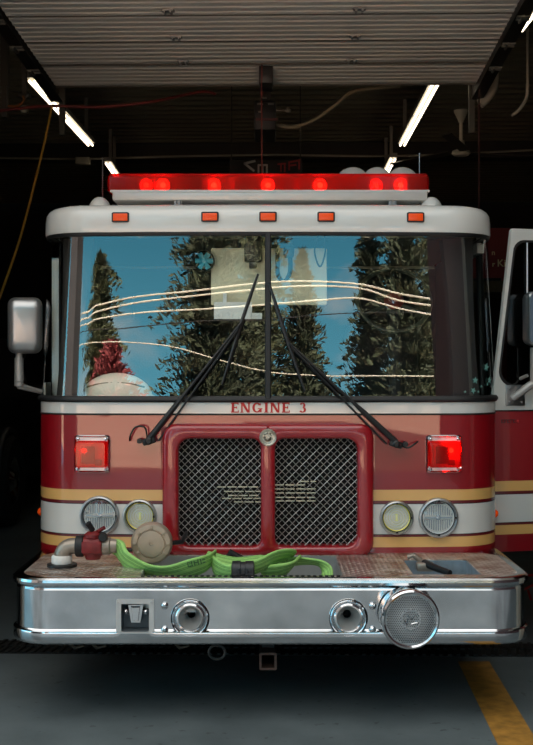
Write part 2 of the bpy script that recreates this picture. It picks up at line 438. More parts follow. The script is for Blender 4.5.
# ENGINE 3 lettering: serif letters built as polygons
def letter(ch):
    t, h, s = .24, .09, .05  # thick stem, hair line, serif
    B = []
    def r(x0, x1, z0, z1): B.append([(x0,z0),(x1,z0),(x1,z1),(x0,z1)])
    def arc(cx, cz, rx, rz, a0, a1, w0, w1, n=14):
        for k in range(n):
            p = []
            for kk, inn in ((k,0),(k+1,0),(k+1,1),(k,1)):
                a = R(a0+(a1-a0)*kk/n); w = w0+(w1-w0)*abs(math.cos(a)); 
                p.append((cx+(rx-inn*w)*math.cos(a), cz+(rz-inn*w)*math.sin(a)))
            B.append(p)
    if ch == 'E':
        r(.06, .06+t, 0, 1); r(0, .75, 0, h+.02); r(0, .72, 1-h-.02, 1); r(.06, .58, .46, .46+h+.02)
        r(.67, .75, 0, .24); r(.64, .72, .78, 1); r(.51, .58, .38, .64); return B, .75
    if ch == 'N':
        r(.08, .08+.15, 0, 1); r(.75, .9, 0, 1); B.append([(.06,1),(.34,1),(.9,0),(.66,0)]); r(0, .31, 0, .07); r(.66, 1.0, .93, 1); r(0,.2,.93,1); return B, 1.0
    if ch == 'G':
        arc(.45, .5, .45, .5, 40, 320, .1, .24); r(.68, .9, .05, .42); r(.52, .98, .36, .44); r(.74, .82, .72, .92); return B, .98
    if ch == 'I':
        r(.1, .1+t, 0, 1); r(0, .44, 0, .07); r(0, .44, .93, 1); return B, .44
    if ch == '3':
        arc(.32, .74, .28, .26, -80, 160, .08, .2); arc(.32, .28, .34, .28, -150, 85, .08, .22); return B, .66
def word(s, xa, xb, z0, z1, place, name, material, parent, gap=.14, depth=.002):
    tot = 0; items = []
    for ch in s:
        if ch == ' ': tot += .75; continue
        B, w = letter(ch); items.append((B, tot)); tot += w + gap
    tot -= gap; k = (xb-xa)/tot; hh = z1-z0
    for B, ox in items:
        m = MB()
        for poly in B:
            vs = [place(xa+(ox+px)*k, z0+pz*hh, d) for d in (depth, 0) for px, pz in poly]
            n = len(poly); fs = [tuple(range(n))] + [tuple(range(2*n-1, n-1, -1))] + [(i, i+n, (i+1)%n+n, (i+1)%n) for i in range(n)]
            m.add(vs, fs)
        m.build(name, material, parent, smooth=False)
word('ENGINE 3', (231-268)/186.5, (306-268)/186.5, 1.7-(412.6-365)/186.5, 1.7-(402.6-365)/186.5, lambda x, z, d: (x, yface(x)-.0015-d, z), 'letter', mat('red_lettering', (190, 36, 34), .5), FE)

# ---- grille
m = MB()
Z0, Z1, XG = .680, 1.384, .563
def grille_half(s):
    hole = (.038, .477, .735, 1.308)
    c = (.26, 1.02)
    def orect(ins): return rrect(0, XG-ins, Z0+ins, Z1-ins, (.0005, .07, .07, .0005), 8)
    def irect(g): return rrect(hole[0]-g, hole[1]+g, hole[2]-g, hole[3]+g, (.035+g, .06+g, .06+g, .05+g), 8)
    seq = [(orect(0), .03), (orect(0), -.035), (orect(.006), -.052), (orect(.02), -.060), (irect(.014), -.060), (irect(.004), -.054), (irect(0), -.042), (irect(0), .05)]
    rs = []
    for poly, y in seq:
        rs.append([(s*p[0], y + (BOW*p[0]**2), p[1]) for p in ray_ring(poly, c, 120)])
    m.rings(rs)
grille_half(1); grille_half(-1)
gs = m.build('grille_surround', M_RED, FE, ang=50)
m = MB(); m.box(-.55, .55, .06, .07, .69, 1.37); m.build('radiator_backing', mat('radiator_black', (6,6,6), .9), FE)
def clip_seg(p, d, poly):
    ts = []
    for i in range(len(poly)):
        a = poly[i]; b = poly[(i+1) % len(poly)]; ex, ez = b[0]-a[0], b[1]-a[1]; den = d[0]*ez-d[1]*ex
        if abs(den) < 1e-12: continue
        wx, wz = a[0]-p[0], a[1]-p[1]; t = (wx*ez-wz*ex)/den; u = (wx*d[1]-wz*d[0])/den
        if 0 <= u <= 1: ts.append(t)
    return (min(ts), max(ts)) if len(ts) >= 2 else None
for s in (1, -1):
    poly = [(s*x, z) for x, z in rrect(.034, .481, .731, 1.312, (.035, .06, .06, .05))]
    m = MB(); pitch = .0262
    for sg in (1, -1):
        d = (math.sqrt(.5), sg*math.sqrt(.5)); nrm = (-d[1], d[0])
        for k in range(-40, 41):
            p = (s*.26+nrm[0]*k*pitch, 1.02+nrm[1]*k*pitch); r_ = clip_seg(p, d, poly)
            if not r_ or r_[1]-r_[0] < .01: continue
            nn = max(2, int((r_[1]-r_[0])/.0131)); pts = []
            for q in range(nn+1):
                t = r_[0]+(r_[1]-r_[0])*q/nn; x = p[0]+d[0]*t
                pts.append((x, BOW*x*x-.012 + sg*.002*(1 if (q+k) % 2 else -1), p[1]+d[1]*t))
            m.tube(pts, .0022, 4, caps=False)
    gm = m.build('grille_mesh', M_WIRE, gs)
    # dashed silver slats of the badge
    m = MB()
    rows = ([(217,262,487),(224,262,491.5),(228,262,495.5),(222,262,498.5),(234,262,502)] if s < 0 else [(275,309,485),(300,316,481.5),(275,320,489),(275,318,493),(275,315,497.5),(275,320,501)])
    for xa, xb, y in rows:
        x = xa
        while x < xb-3:
            w_ = min(9, xb-x); q = P(x, y, -.03)
            m.box((x-268)/187.5, (x+w_-268)/187.5, -.030, -.019, q.z-.0026, q.z+.0026); x += w_+1.6
    m.build('grille_badge', mat('badge_silver', (190, 184, 162), .45, .3), gs)
# emblem
m = MB(); T = Matrix.Translation((.0, -.058, 1.7-(437-365)/187.5))
m.lathe([(.046, -.03), (.046, .006), (.043, .012), (.038, .008), (.034, .006), (.02, .007), (0, .008)], T, 28)
for k in range(16):
    a = 2*PI*k/16; m.lathe([(.005,0),(.004,.011),(0,.013)], T @ Matrix.Translation((.0405*math.cos(a), 0, .0405*math.sin(a))), 6)
for k in range(9):
    a = k*.7; m.box(-.004-.002*k%.006, .006, -.016, -.004, -.012, .012, M=T @ Matrix.Rotation(a, 4, 'Y') @ Matrix.Translation((.012+.0015*k,0,0)))
m.build('emblem', mat('emblem_pewter', (190,186,172), .32, .7), FE)

# ---- square red warning lights
def warn(x, z, s, glow):
    T = face_M(x, z)
    m = MB(); o_ = ray_ring(rrect(-.098, .098, -.102, .102, .018), (0,0), 64); i_ = ray_ring(rrect(-.085, .085, -.09, .09, .010), (0,0), 64); mid = ray_ring(rrect(-.092,.092,-.096,.096,.014),(0,0),64)
    m.rings([[(p[0], y, p[1]) for p in rg] for rg, y in ((o_, .02), (o_, -.010), (mid, -.018), (i_, -.012), (i_, .02))], M=T)
    for sx in (-1,1):
        for sz in (-1,1): m.lathe([(.009,0),(.008,.018),(0,.022)], T @ Matrix.Translation((sx*.074,0,sz*.080)), 10)
    wl = m.build('warning_light', M_CHROME, FE)
    m = MB(); rr = ray_ring(rrect(-.084, .084, -.070, .070, .010), (0,0), 64); r2 = ray_ring(rrect(-.078, .078, -.064, .064, .010), (0,0), 64)
    m.rings([[(p[0], y, p[1]) for p in rg] for rg, y in ((rr, .0), (rr, -.045), (r2, -.052))], cap1=True, M=T); m.build('lens', M_LENS, wl)
    m = MB(); m.box(-.086,.086,-.002,.004,-.092,.092, M=T); m.box(-.06,.0,-.03,-.008,-.055,.05, M=T, bev=.005); m.build('housing', M_REFL, wl)
    m = MB(); bx = .035*s; m.lathe([(0,.02),(.010,.014),(.013,0),(.010,-.012),(0,-.016)], T @ Matrix.Translation((bx, -.028, .02)), 12); m.build('bulb', M_BULB if glow else MATS['red_bulb_dim'], wl)
    m = MB(); m.box(-.05,.02,-.04,-.036,-.05,.042, M=T); m.box(.02,.055,-.03,-.02,-.06,-.03, M=T); m.build('inner_shield', mat('smoked_red', (150,60,52), .3), wl)
mat('red_bulb_dim', (255, 90, 70), .3, emis=(255, 80, 50), estr=12)
warn((93.5-268)/184.5, 1.7-(453.5-365)/185, -1, False)
warn((442.5-268)/184.5, 1.7-(453.5-365)/185, 1, True)

# ---- head lamps
M_YEL = mat('yellow_lamp_lens', (226, 212, 110), .2, emis=None)
def lamp(x, z, r, kind):
    T = face_M(x, z)
    m = MB(); m.lathe([(r, -.01), (r, .012), (r*.97, .024), (r*.90, .027), (r*.85, .020), (r*.83, .008)], T, 40)
    ln = m.build('headlight' if kind == 'clear' else 'fog_light', M_BRUSHED, FE)
    m = MB(); m.lathe([(r*.84, .010), (r*.80, .012), (r*.80, .006), (r*.84, .004)], T, 40)
    for a in (0, 90, 270): m.box(-.006,.006,-.026,-.010,-.006,.006, M=T @ Matrix.Rotation(R(a),4,'Y') @ Matrix.Translation((r*.86,0,0)))
    m.build('rubber_ring', M_BLACK, ln)
    rr = r*.80
    if kind == 'clear':
        m = MB(); m.lathe([(rr, .006), (rr*.9, -.012), (rr*.6, -.030), (rr*.3, -.040), (0, -.042)], T, 40); m.build('reflector', M_REFL, ln)
        m = MB()
        for k in range(13):
            fx = -rr*.85 + rr*1.7*k/12; hh = math.sqrt(max(0, rr*rr*.8-fx*fx))
            for zz in (-1, 1): m.box(fx-.0018, fx+.0018, -.009, -.002, .012*zz if zz>0 else -hh*.9, hh*.9 if zz>0 else -.012, M=T)
        m.box(-rr*.85, rr*.85, -.012, -.004, -.004, .004, M=T); m.lathe([(0,.016),(.012,.013),(.014,0)], T, 14)
        m.build('lens_flutes', mat('fluted_glass', (170,182,190), .15, .3), ln)
    else:
        m = MB(); m.lathe([(rr, .006), (rr*.8, -.008), (rr*.5, -.018), (0, -.022)], T, 40); m.build('reflector', M_YEL, ln)
        m = MB()
        for k in range(4): m.lathe([(rr*(.25+.18*k)-.002, -.004),(rr*(.25+.18*k), .004),(rr*(.25+.18*k)+.002, -.004)], T, 30)
        m.box(-.006,.006,-.006,0,-.02,.02,M=T); m.build('lens_rings', mat('pale_yellow_glass', (240,235,160), .2), ln)
    m = MB(); m.lathe([(rr, .008), (rr*.7, .015), (rr*.35, .019), (0, .021)], T, 40); o = m.build('lens', M_LAMPGLASS, ln)
S = 184.5
lamp((101-268)/S, 1.7-(514.5-365)/S, .108, 'clear'); lamp((437-268)/S, 1.7-(516.5-365)/S, .108, 'clear')
lamp((140.5-268)/185.5, 1.7-(515.5-365)/185.5, .092, 'fog'); lamp((396-268)/185.5, 1.7-(517-365)/185.5, .092, 'fog')

# ---- roof marker lights
for px in (119, 209.5, 268, 326.5, 417):
    x = (px-268)/182.5; z = 1.7+(365-217)/182.5; T = face_M(x, z, .012) @ Matrix.Translation((0, LEAN, 0))
    m = MB(); rr = ray_ring(rrect(-.048,.048,-.028,.028,.006),(0,0),40); r2 = ray_ring(rrect(-.040,.040,-.020,.020,.004),(0,0),40)
    m.rings([[(p[0], y, p[1]) for p in rg] for rg, y in ((rr, .01), (rr, -.008), (r2, -.008), (r2, .0))], M=T); mk = m.build('marker_light', M_BLACKM, FE)
    m = MB(); m.box(-.04,.04,-.014,.004,-.02,.02, M=T, bev=.004)
    for k in range(-3,4): m.box(k*.010-.001,k*.010+.001,-.017,-.012,-.014,.014,M=T)
    m.build('amber_lens', M_ORANGE, mk)
for s in (1, -1):
    q = P(501 if s > 0 else 36.5, 513.5 if s > 0 else 511.5, .42)
    m = MB(); T = Matrix.Translation((s*W, .42, q.z)) @ Matrix.Rotation(-s*PI/2*-1, 4, 'Z')
    m.lathe([(.032, 0), (.032, .012), (.026, .014)], T, 20, cap1=True); mk = m.build('side_marker', M_BLACK, FE)
    m = MB(); m.lathe([(.026,.012),(.024,.03),(.014,.044),(0,.048)], T, 20); m.build('amber_dome', M_ORANGE, mk)

# ---- wipers
def wp(px, py, out):
    s = F/5.95; z = 1.7-(py-365)/s; y = lean(z); s = F/(5.95+y-out); z = 1.7-(py-365)/s; x = (px-268)/s
    return Vector((x, yface(x)+y-out, z))
def wiper(px, py, tip, blade_a, blade_m, blade_b, s):
    piv = wp(px, py, .03)
    m = MB(); m.box(-.035,.035,-.03,.03,-.018,.018, M=Matrix.Translation(piv) @ Matrix.Rotation(-.3*s, 4, 'Y'), bev=.008)
    m.lathe([(.02,-.02),(.02,.035),(.012,.042)], Matrix.Translation(piv+Vector((-s*.0,0,0))), 16, cap1=True)
    m.lathe([(.014,-.02),(.014,.025)], Matrix.Translation(piv+Vector((-s*.05,0,-.0))), 12, cap1=True)
    w = m.build('wiper', M_BLACKM, FE)
    e = wp(*tip, .05); m = MB()
    b1 = piv + Vector((0,-.02,.01)); mid = b1.lerp(e, .42)
    m.tube([b1, b1.lerp(e,.3), mid, e], [.017,.014,.008,.006], 8); m.build('wiper_arm', M_BLACKM, w)
    b2 = piv + Vector((-s*-.05,-.015,.0)); m = MB(); m.tube([b2, b2.lerp(e, .97)+Vector((0,0,-.01))], .0055, 8); m.build('wiper_arm', M_BLACKM, w)
    A, Bm, C = wp(*blade_a, .028), wp(*blade_m, .034), wp(*blade_b, .028)
    m = MB(); m.tube([A, A.lerp(Bm,.5), Bm], [.006,.011,.011], 6); m.tube([Bm, Bm.lerp(C,.5), C], [.011,.009,.005], 6)
    m.tube([A+Vector((0,.016,0)), C+Vector((0,.016,0))], .005, 6); m.build('wiper_blade', mat('blade_grey', (38,37,36), .45), w)
    m = MB(); hp = [piv+Vector((s*-.0-.0,-.0,.02)), piv+Vector((s*-.03 if s>0 else .0,-.02,.06))]
    h = smoothpts([piv+Vector((-.01*s,.0,.0)), piv+Vector((-.02*s,-.02,.07)), piv+Vector((-.07*s,-.02,.075)), piv+Vector((-.10*s,-.01,.03)), piv+Vector((-.105*s,.02,.0))], 6) if s > 0 else smoothpts([piv+Vector((.01,0,0)), piv+Vector((.06,-.02,-.02)), piv+Vector((.10,-.01,0)), piv+Vector((.12,.02,.01))], 6)
    m.tube(h, .005, 6); m.build('washer_hose', M_BLACK, w)
wiper(149, 441, (241, 323), (258, 274), (243, 318), (222, 384), 1)
wiper(396, 444, (289, 343), (269, 283), (284, 330), (305, 391), -1)

# ---- light bar
LB = MB(); Yb = .50
a = P(110, 190.5, Yb); b = P(429, 201, Yb); zb0 = 1.7+(365-200.5)/172.1; zb1 = 1.7+(365-190)/172.1; ztop = 1.7+(365-173)/172.1
xa, xb = (107-268)/172.1, (429.5-268)/172.1
LB.box(xa+.03, xb-.01, Yb, Yb+.34, zb0, zb1, bev=.012)
LB.box(xa+.02, xb, Yb-.004, Yb+.344, zb1-.012, zb1)
lb = LB.build('light_bar', mat('lightbar_aluminium', (205,205,202), .35, .25), FE)
m = MB(); pr_ = [(0,zb1),(0,ztop-.02),(.02,ztop),(.32,ztop),(.34,ztop-.02),(.34,zb1)]
rs = [[(x, Yb+p[0]*k+(1-k)*.17, zb1+(p[1]-zb1)*k) for p in pr_] for x, k in ((xa, .86), (xa+.015, 1), (xb-.015, 1), (xb, .86))]
m.rings(rs, cap0=True, cap1=True); m.build('red_lens', M_LBLENS, lb)
m = MB(); m.box(xa+.02, xb-.02, Yb+.30, Yb+.31, zb1, ztop-.02)
for px in (153, 196, 206, 240, 291, 301, 352, 388, 408):
    x = (px-268)/172; m.box(x-.004, x+.004, Yb+.03, Yb+.30, zb1, ztop-.02)
m.build('inner_dividers', mat('dark_red_plastic', (70,10,10), .4), lb)
for px, w_ in ((205,.02), (232,.015), (297,.02)): x = (px-268)/172; m = MB(); m.box(x-w_, x+w_, Yb+.05, Yb+.06, zb1, ztop-.02); m.build('mirror_plate', M_REFL, lb)
for px, e in ((144, .5), (161, 1), (213, 1), (268, 1.2), (321, 1.2), (378, .5), (403, 1)):
    x = (px-268)/172; T = Matrix.Translation((x, Yb+.12, (zb1+ztop)/2-.002))
    m = MB(); m.lathe([(0,.02),(.012,.016),(.017,0),(.012,-.016),(0,-.02)], T, 12); bu = m.build('rotator_bulb', M_BULB if e >= 1 else MATS['red_bulb_dim'], lb)
    m = MB(); m.lathe([(.040,.0),(.036,-.03),(.02,-.05),(0,-.055)], T, 20); m.build('rotator_reflector', M_REFL, lb)
for px in (178, 393):
    x = (px-268)/172; m = MB(); m.box(x-.022,x+.022,Yb+.02,Yb+.09,2.59,zb0+.005); m.box(x-.035,x+.035,Yb+.0,Yb+.11,2.585,2.606); m.tube([(x-.01,Yb-.0,2.6),(x-.01,Yb-.0,zb0)],.006); m.tube([(x+.012,Yb-.0,2.58),(x+.012,Yb-.0,zb0)],.006)
    m.build('mounting_foot', M_BRUSHED, lb)
# roof gear
for px, yt, rad in ((353, 167, 18), (377, 167, 15), (402.5, 167, 17)):
    Y = 1.15; s = F/(Y-CY); x = (px-268)/s; r_ = rad/s; zc = 1.7+(365-yt)/s - r_
    m = MB(); T = Matrix.Translation((x, Y, zc)); m.lathe([(0,.05),(r_*.5,.045),(r_*.9,.02),(r_,0),(r_*.95,-.1),(r_*.4,-.2)], T, 32, cap1=True)
    m.box(x-.03,x+.03,Y+.05,Y+.12,2.57,zc); m.build('roof_lamp', M_WHITE, FE)
for px, yt in ((100,197),(431,197)):
    q = P(px, yt, .55); m = MB(); rs = []
    for k in range(7):
        t = k/6*PI/2; rs.append([(q.x+.07*math.cos(t)*math.cos(2*PI*j/24), .55+.1*math.cos(t)*math.sin(2*PI*j/24), 2.59+max(.02,q.z-2.59)*math.sin(t)) for j in range(24)])
    m.rings(rs, cap1=True); m.build('roof_dome', M_WHITE, FE)
for px, y0 in ((102.5,157),(419.5,153)):
    q = P(px, y0, .6); m = MB(); m.tube([(q.x, .6, 2.56),(q.x,.6,2.6),(q.x,.6,q.z)], [.008,.004,.003], 6); m.build('antenna', M_BRUSHED, FE)

# ---- bumper
WB, RB, YBF = 1.25, .19, -.70
def bout(off, n=10):
    pts = [(WB+off, .15), (WB+off, -.2)]
    for k in range(n+1):
        a = R(90*(1-k/n)); pts.append((WB-RB+(RB+off)*math.sin(a), YBF+RB-(RB+off)*math.cos(a)))
    for k in range(1, 114): pts.append(((WB-RB)*(1-2*k/114), YBF-off))
    for k in range(n+1):
        a = R(90*k/n); pts.append((-(WB-RB+(RB+off)*math.sin(a)), YBF+RB-(RB+off)*math.cos(a)))
    pts += [(-WB-off, -.2), (-WB-off, .15)]
    return [(x+.012, y) for x, y in pts]
prof = [(-.05,.690),(-.02,.693),(-.004,.690),(.006,.682),(.010,.670),(.008,.658),(.0,.650),(-.010,.646),(-.014,.642),(-.012,.636),(-.010,0.6320),(-.010,0.6136),(-.010,0.5952),(-.010,0.5768),(-.010,0.5584),(-.010,0.5400),(-.010,0.5216),(-.010,0.5032),(-.010,0.4848),(-.010,0.4664),(-.010,0.4480),(-.006,.443),(.004,.438),(.006,.430),(.004,.395),(.0,.385),(-.008,.377),(-.03,.375)]
m = MB(); rs = [[(x, y, z) for x, y in bout(o_)] for o_, z in prof]; m.rings(rs, closed=False)
holes = [((190-268)/211.4, 1.7-(618.5-365)/211.4, 0), ((348.5-268)/211.4, 1.7-(618.5-365)/211.4, 0), ((135-268)/211.4, 1.7-(618-365)/211.4, 1)]
def in_hole(v):
    if v[1] > YBF+.03: return False
    for hx_, hz_, sq_ in holes:
        if sq_ and abs(v[0]-hx_) < .068 and abs(v[2]-hz_) < .068: return True
        if not sq_ and math.hypot(v[0]-hx_, v[2]-hz_) < .062: return True
    return False
m.f = [f for f in m.f if not any(in_hole(m.v[i]) for i in f)]; m.mi = [0]*len(m.f)
bp = m.build('bumper', M_BUMPER, FE, ang=22)
m = MB(); m.box(-1.18, 1.2, -.60, -.02, .40, .44); m.build('bumper_frame', M_BLACKM, bp)
# deck plates around the hose tray and the tool pit
m = MB(); zt = .6905; y0, y1 = YBF+.02, .02
def quad(x0,x1,ya,yb,z=zt): m.box(x0,x1,ya,yb,z-.006,z)
tx0, tx1, ty0, ty1 = -.615, .36, -.635, -.06
qx0, qx1, qy0, qy1 = .70, 1.03, -.60, -.20
quad(-.98, tx0, y0, y1)
quad(tx0, tx1, y0, ty0); quad(tx0, tx1, ty1, y1); quad(tx1, qx0, y0, y1); quad(qx0, qx1, y0, qy0); quad(qx0, qx1, qy1, y1)
quad(qx1, 1.10, y0, y1)
for s in (1, -1):
    x_in = 1.10 if s > 0 else -.98
    pts = [(x_in, y0), (s*(WB-RB)+.012, y0)] + [(s*(WB-RB+(RB-.02)*math.sin(R(a)))+.012, YBF+RB-(RB-.02)*math.cos(R(a))) for a in range(10, 91, 10)] + [(s*(WB-.02)+.012, -.1), (s*(WB-.1), y1), (x_in, y1)]
    n = len(pts); m.add([(x, y, zt-.006) for x, y in pts]+[(x, y, zt) for x, y in pts], [tuple(range(n)), tuple(range(n,2*n))]+[(i,(i+1)%n,(i+1)%n+n,i+n) for i in range(n)])
m.build('deck_plate', M_PLATE, bp, smooth=False)
def tray(x0,x1,ya,yb,depth,name,material):
    m = MB(); t=.004
    m.box(x0,x1,ya,yb,zt-depth-t,zt-depth); m.box(x0,x0+t,ya,yb,zt-depth,zt-.004); m.box(x1-t,x1,ya,yb,zt-depth,zt-.004); m.box(x0,x1,ya,ya+t,zt-depth,zt-.004); m.box(x0,x1,yb-t,yb,zt-depth,zt-.004)
    m.build(name, material, bp, smooth=False)
tray(tx0,tx1,ty0,ty1,.17,'hose_tray', mat('tray_aluminium', (170,172,172), .4, .6, noise=.1))
tray(qx0,qx1,qy0,qy1,.14,'tool_pit', mat('pit_aluminium', (165,180,190), .35, .7, noise=.2, nscale=20))
# open slatted strip at the front of tray
m = MB()
for k in range(34): x = tx0+.02+k*(tx1-tx0-.04)/33; m.box(x-.011, x+.005, -.655, -.633, zt, zt+.004)
m.build('tray_edge_slots', M_BLACKM, bp, smooth=False)
s2 = 1110/5.25
def bx(px): return (px-268)/s2
def bz(py): return 1.7-(py-365)/s2
# horn bezels
for px, py in ((190, 618.5), (348.5, 618.5)):
    T = Matrix.Translation((bx(px), YBF+.010, bz(py)))
    m = MB(); m.lathe([(.093,-.0),(.093,.004),(.088,.008),(.082,.016),(.076,.010),(.072,.004),(.070,.012),(.064,.016),(.056,.006)], T, 40)
    hb = m.build('air_horn', M_CHROME, bp)
    m = MB(); m.lathe([(.089,.001),(.092,.006),(.089,.010)], T, 40); m.build('rubber_ring', M_BLACK, hb)
    m = MB(); m.lathe([(.057,.006),(.052,-.01),(.044,-.028),(.035,-.045),(.026,-.065),(.020,-.09)], T, 32); m.build('horn_cone', mat('horn_cone_silver', (190,190,188), .4, .55), hb)
    m = MB(); m.lathe([(.020,-.09),(.016,-.13),(0,-.14)], T, 24); m.build('horn_throat', M_BLACK, hb)
for px in (164.5, 372.5):
    for py in (606, 630):
        m = MB(); m.lathe([(.018,-.002),(.018,.004),(.014,.011),(.006,.015),(0,.016)], Matrix.Translation((bx(px), YBF+.010, bz(py))), 16); m.build('bolt', M_CHROME, bp)
# square recessed siren horn
T = Matrix.Translation((bx(135), YBF+.008, bz(618))); m = MB()
o_ = ray_ring(rrect(-.090,.090,-.088,.088,.006),(0,0),48); i_ = ray_ring(rrect(-.066,.066,-.066,.066,.004),(0,0),48)
m.rings([[(p[0], y, p[1]) for p in rg] for rg, y in ((o_,.0),(o_,-.006),(i_,-.006),(i_,.0))], M=T)
for sx in (-1,1):
    for sz in (-1,1): m.lathe([(.007,.0),(.006,.010),(0,.012)], T @ Matrix.Translation((sx*.078,0,sz*.076)), 10)
sq = m.build('siren_horn', mat('siren_frame', (196,196,194), .45, .3), bp)
m = MB(); m.rings([[(p[0], y, p[1]) for p in i_] for y in (-.005, .09)], cap1=True, M=T); m.build('recess', mat('recess_grey', (104,112,118), .5, .3), sq)
m = MB(); m.rings([[(-w_,y,zt_a),(w_,y,zt_a),(w2_,y,zb_a),(-w2_,y,zb_a)] for y, w_, zt_a, w2_, zb_a in ((.085,.05,.05,.03,-.01),(.05,.046,.055,.030,-.02),(.02,.036,.056,.022,-.028))], cap1=True, M=T)
m.rings([[(-w_,y,zt_a),(w_,y,zt_a),(w2_,y,zb_a),(-w2_,y,zb_a)] for y, w_, zt_a, w2_, zb_a in ((.02,.022,.05,.014,-.02),(.006,.018,.046,.011,-.016))], cap1=True, M=T)
for sx_ in (-1, 1): m.lathe([(.0,.02),(.012,.012),(.016,0),(.012,-.03)], T @ Matrix.Translation((sx_*.048,.035,.022)), 12)
m.build('horn_body', M_CHROME, sq)
# big round speaker
T = Matrix.Translation((bx(405), YBF, bz(613.5))) @ Matrix.Rotation(R(5), 4, 'Z')
m = MB(); m.lathe([(.128,-.0),(.130,.02),(.133,.05),(.136,.09),(.139,.115),(.136,.128),(.128,.134),(.120,.130),(.116,.118)], T, 56)
spk = m.build('siren_speaker', M_CHROME, bp)
T2 = T @ Matrix.Translation((0,-.120,0)); m = MB(); m.lathe([(.118,0),(.09,.004),(.06,.006),(0,.006)], T2, 48); m.build('speaker_grille', mat('speaker_grey', (178,182,184), .5, .15), spk)
m = MB(); cnt = 0
for i in range(-13, 14):
    for j in range(-13, 14):
        x = (i + (.5 if j % 2 else 0))*.0088; z = j*.0080
        if .048 < math.hypot(x, z) < .114 or math.hypot(x,z) < .040: m.lathe([(.0030,.004),(.0028,.0072),(0,.0075)], T2 @ Matrix.Translation((x,0,z)), 6)
m.build('grille_holes', mat('speaker_hole_dark', (62,64,66), .6), spk)
m = MB(); m.lathe([(.048,.004),(.046,.011),(.042,.011),(.040,.004)], T2, 40)
for pts in ([(-.02,-.02),(-.012,.022),(.004,.0),(.02,.024),(.024,-.02)], [(-.03,.0),(-.02,-.026)], [(.0,-.02),(.03,-.012)]):
    m.tube([T2 @ Vector((x,-.011,z)) for x, z in pts], .003, 6)
m.build('speaker_medallion', M_CHROME, spk)
# hitch receiver + underside fittings
q = P(268, 661.5, -.60); m = MB(); h_ = .042; g = .031
rr = rrect(-h_,h_,-h_,h_,.008); r2 = rrect(-g,g,-g,g,.006)
m.rings([[(q.x+p[0], y, q.z+p[1]) for p in rg] for rg, y in ((rr,-.2),(rr,-.60),(r2,-.60),(r2,-.25))], cap1=True); m.build('hitch_receiver', mat('rusty_brown_steel', (82,62,54), .6, .3, noise=.2), FE)
m = MB(); m.box(-.03,.03,-.5,-.3,.30,.42); m.box(-.9,.9,-.2,-.1,.38,.5); m.build('tow_frame', M_BLACKM, FE)
q = P(217, 652, -.5); m = MB(); m.tube([q+Vector((.04*math.cos(2*PI*k/20), 0, .035*math.sin(2*PI*k/20))) for k in range(21)], .007, 6, caps=False); m.tube([q+Vector((0,0,.03)), q+Vector((0,.1,.1))], .01); m.build('tow_ring', mat('dull_ring', (74,74,72), .5, .5), FE)
for px in (75, 97, 180): 
    q = P(px, 648, -.45); m = MB(); m.tube([q+Vector((-.03,0,.03)), q, q+Vector((.04,0,.01)), q+Vector((.05,.05,.08))], .009, 6); m.build('pipe_fitting', mat('dull_fitting', (70,62,50), .5, .4), FE)
# wheels & axle & rear body
for s in (1, -1):
    for Y in (1.6, 6.0):
        m = MB(); T = Matrix.Translation((s*1.02, Y, .50)) @ Matrix.Rotation(s*PI/2, 4, 'Z')
        m.lathe([(.26,-.14),(.42,-.15),(.49,-.12),(.50,-.05),(.50,.05),(.49,.12),(.42,.15),(.26,.14),(.26,-.14)], T, 36); wh = m.build('wheel', M_TIRE, FE)
        m = MB(); m.lathe([(.26,.12),(.24,.10),(.15,.04),(.1,.12),(.06,.14),(0,.14)], T, 28); m.build('hub', M_BRUSHED, wh)
m = MB(); m.tube([(-1,1.6,.5),(1,1.6,.5)], .06); m.box(-.45,-.35,.0,7.0,.5,.62); m.box(.35,.45,.0,7.0,.5,.62); m.build('chassis', M_BLACKM, FE)
m = MB(); m.box(-1.25,1.25,2.3,7.4,.62,2.45,bev=.03); m.build('rear_body', M_LIV, FE)

# ---- hose intake on the deck
e0 = P(62, 570, -.38)
yI = -.38; sI = F/(yI-CY)
m = MB(); cx, cz = (62-268)/sI, zt
m.rings([[(cx+r_*math.cos(2*PI*k/28), yI+r_*math.sin(2*PI*k/28), z) for k in range(28)] for r_, z in ((.075,cz),(.075,cz+.012),(.058,cz+.016),(.045,cz+.016))], cap1=True)
it = m.build('hose_intake', M_BLACKM, FE)
m = MB(); m.rings([[(cx+r_*math.cos(2*PI*k/28), yI+r_*math.sin(2*PI*k/28), z) for k in range(28)] for r_, z in ((.050,cz+.014),(.052,cz+.02),(.052,cz+.050),(.048,cz+.056),(.03,cz+.056))]); m.build('white_collar', mat('white_plastic', (215,215,210), .5), it)
zc = 1.7-(546-365)/sI
m = MB(); pts = [(cx, yI, cz+.05), (cx, yI, zc-.055)] + [(cx+.055-.055*math.cos(R(a)), yI, zc-.055+.055*math.sin(R(a))) for a in range(15, 91, 15)] + [(cx+.12, yI, zc)]
m.tube(pts, [.038]*2+[.041]*6+[.042], 20); m.build('elbow_pipe', M_BRASS, it)
vx = (93-268)/sI
def lx(h0,h1,prof,mi=M_BLACK,name='coupling',n=28,x=vx,z=zc):
    m = MB(); m.lathe(prof, Matrix.Translation((x, yI, z)) @ Matrix.Rotation(PI/2, 4, 'Z'), n, cap0=True, cap1=True); return m.build(name, mi, it)
lx(0,0,[(.050,-.085),(.054,-.08),(.054,-.05),(.050,-.045)], M_BLACK, 'black_coupling')
m = MB(); m.lathe([(.040,-.05),(.048,-.045),(.052,-.02),(.052,.02),(.048,.045),(.042,.05)], Matrix.Translation((vx,yI,zc)) @ Matrix.Rotation(PI/2,4,'Z'), 24, cap0=True, cap1=True)
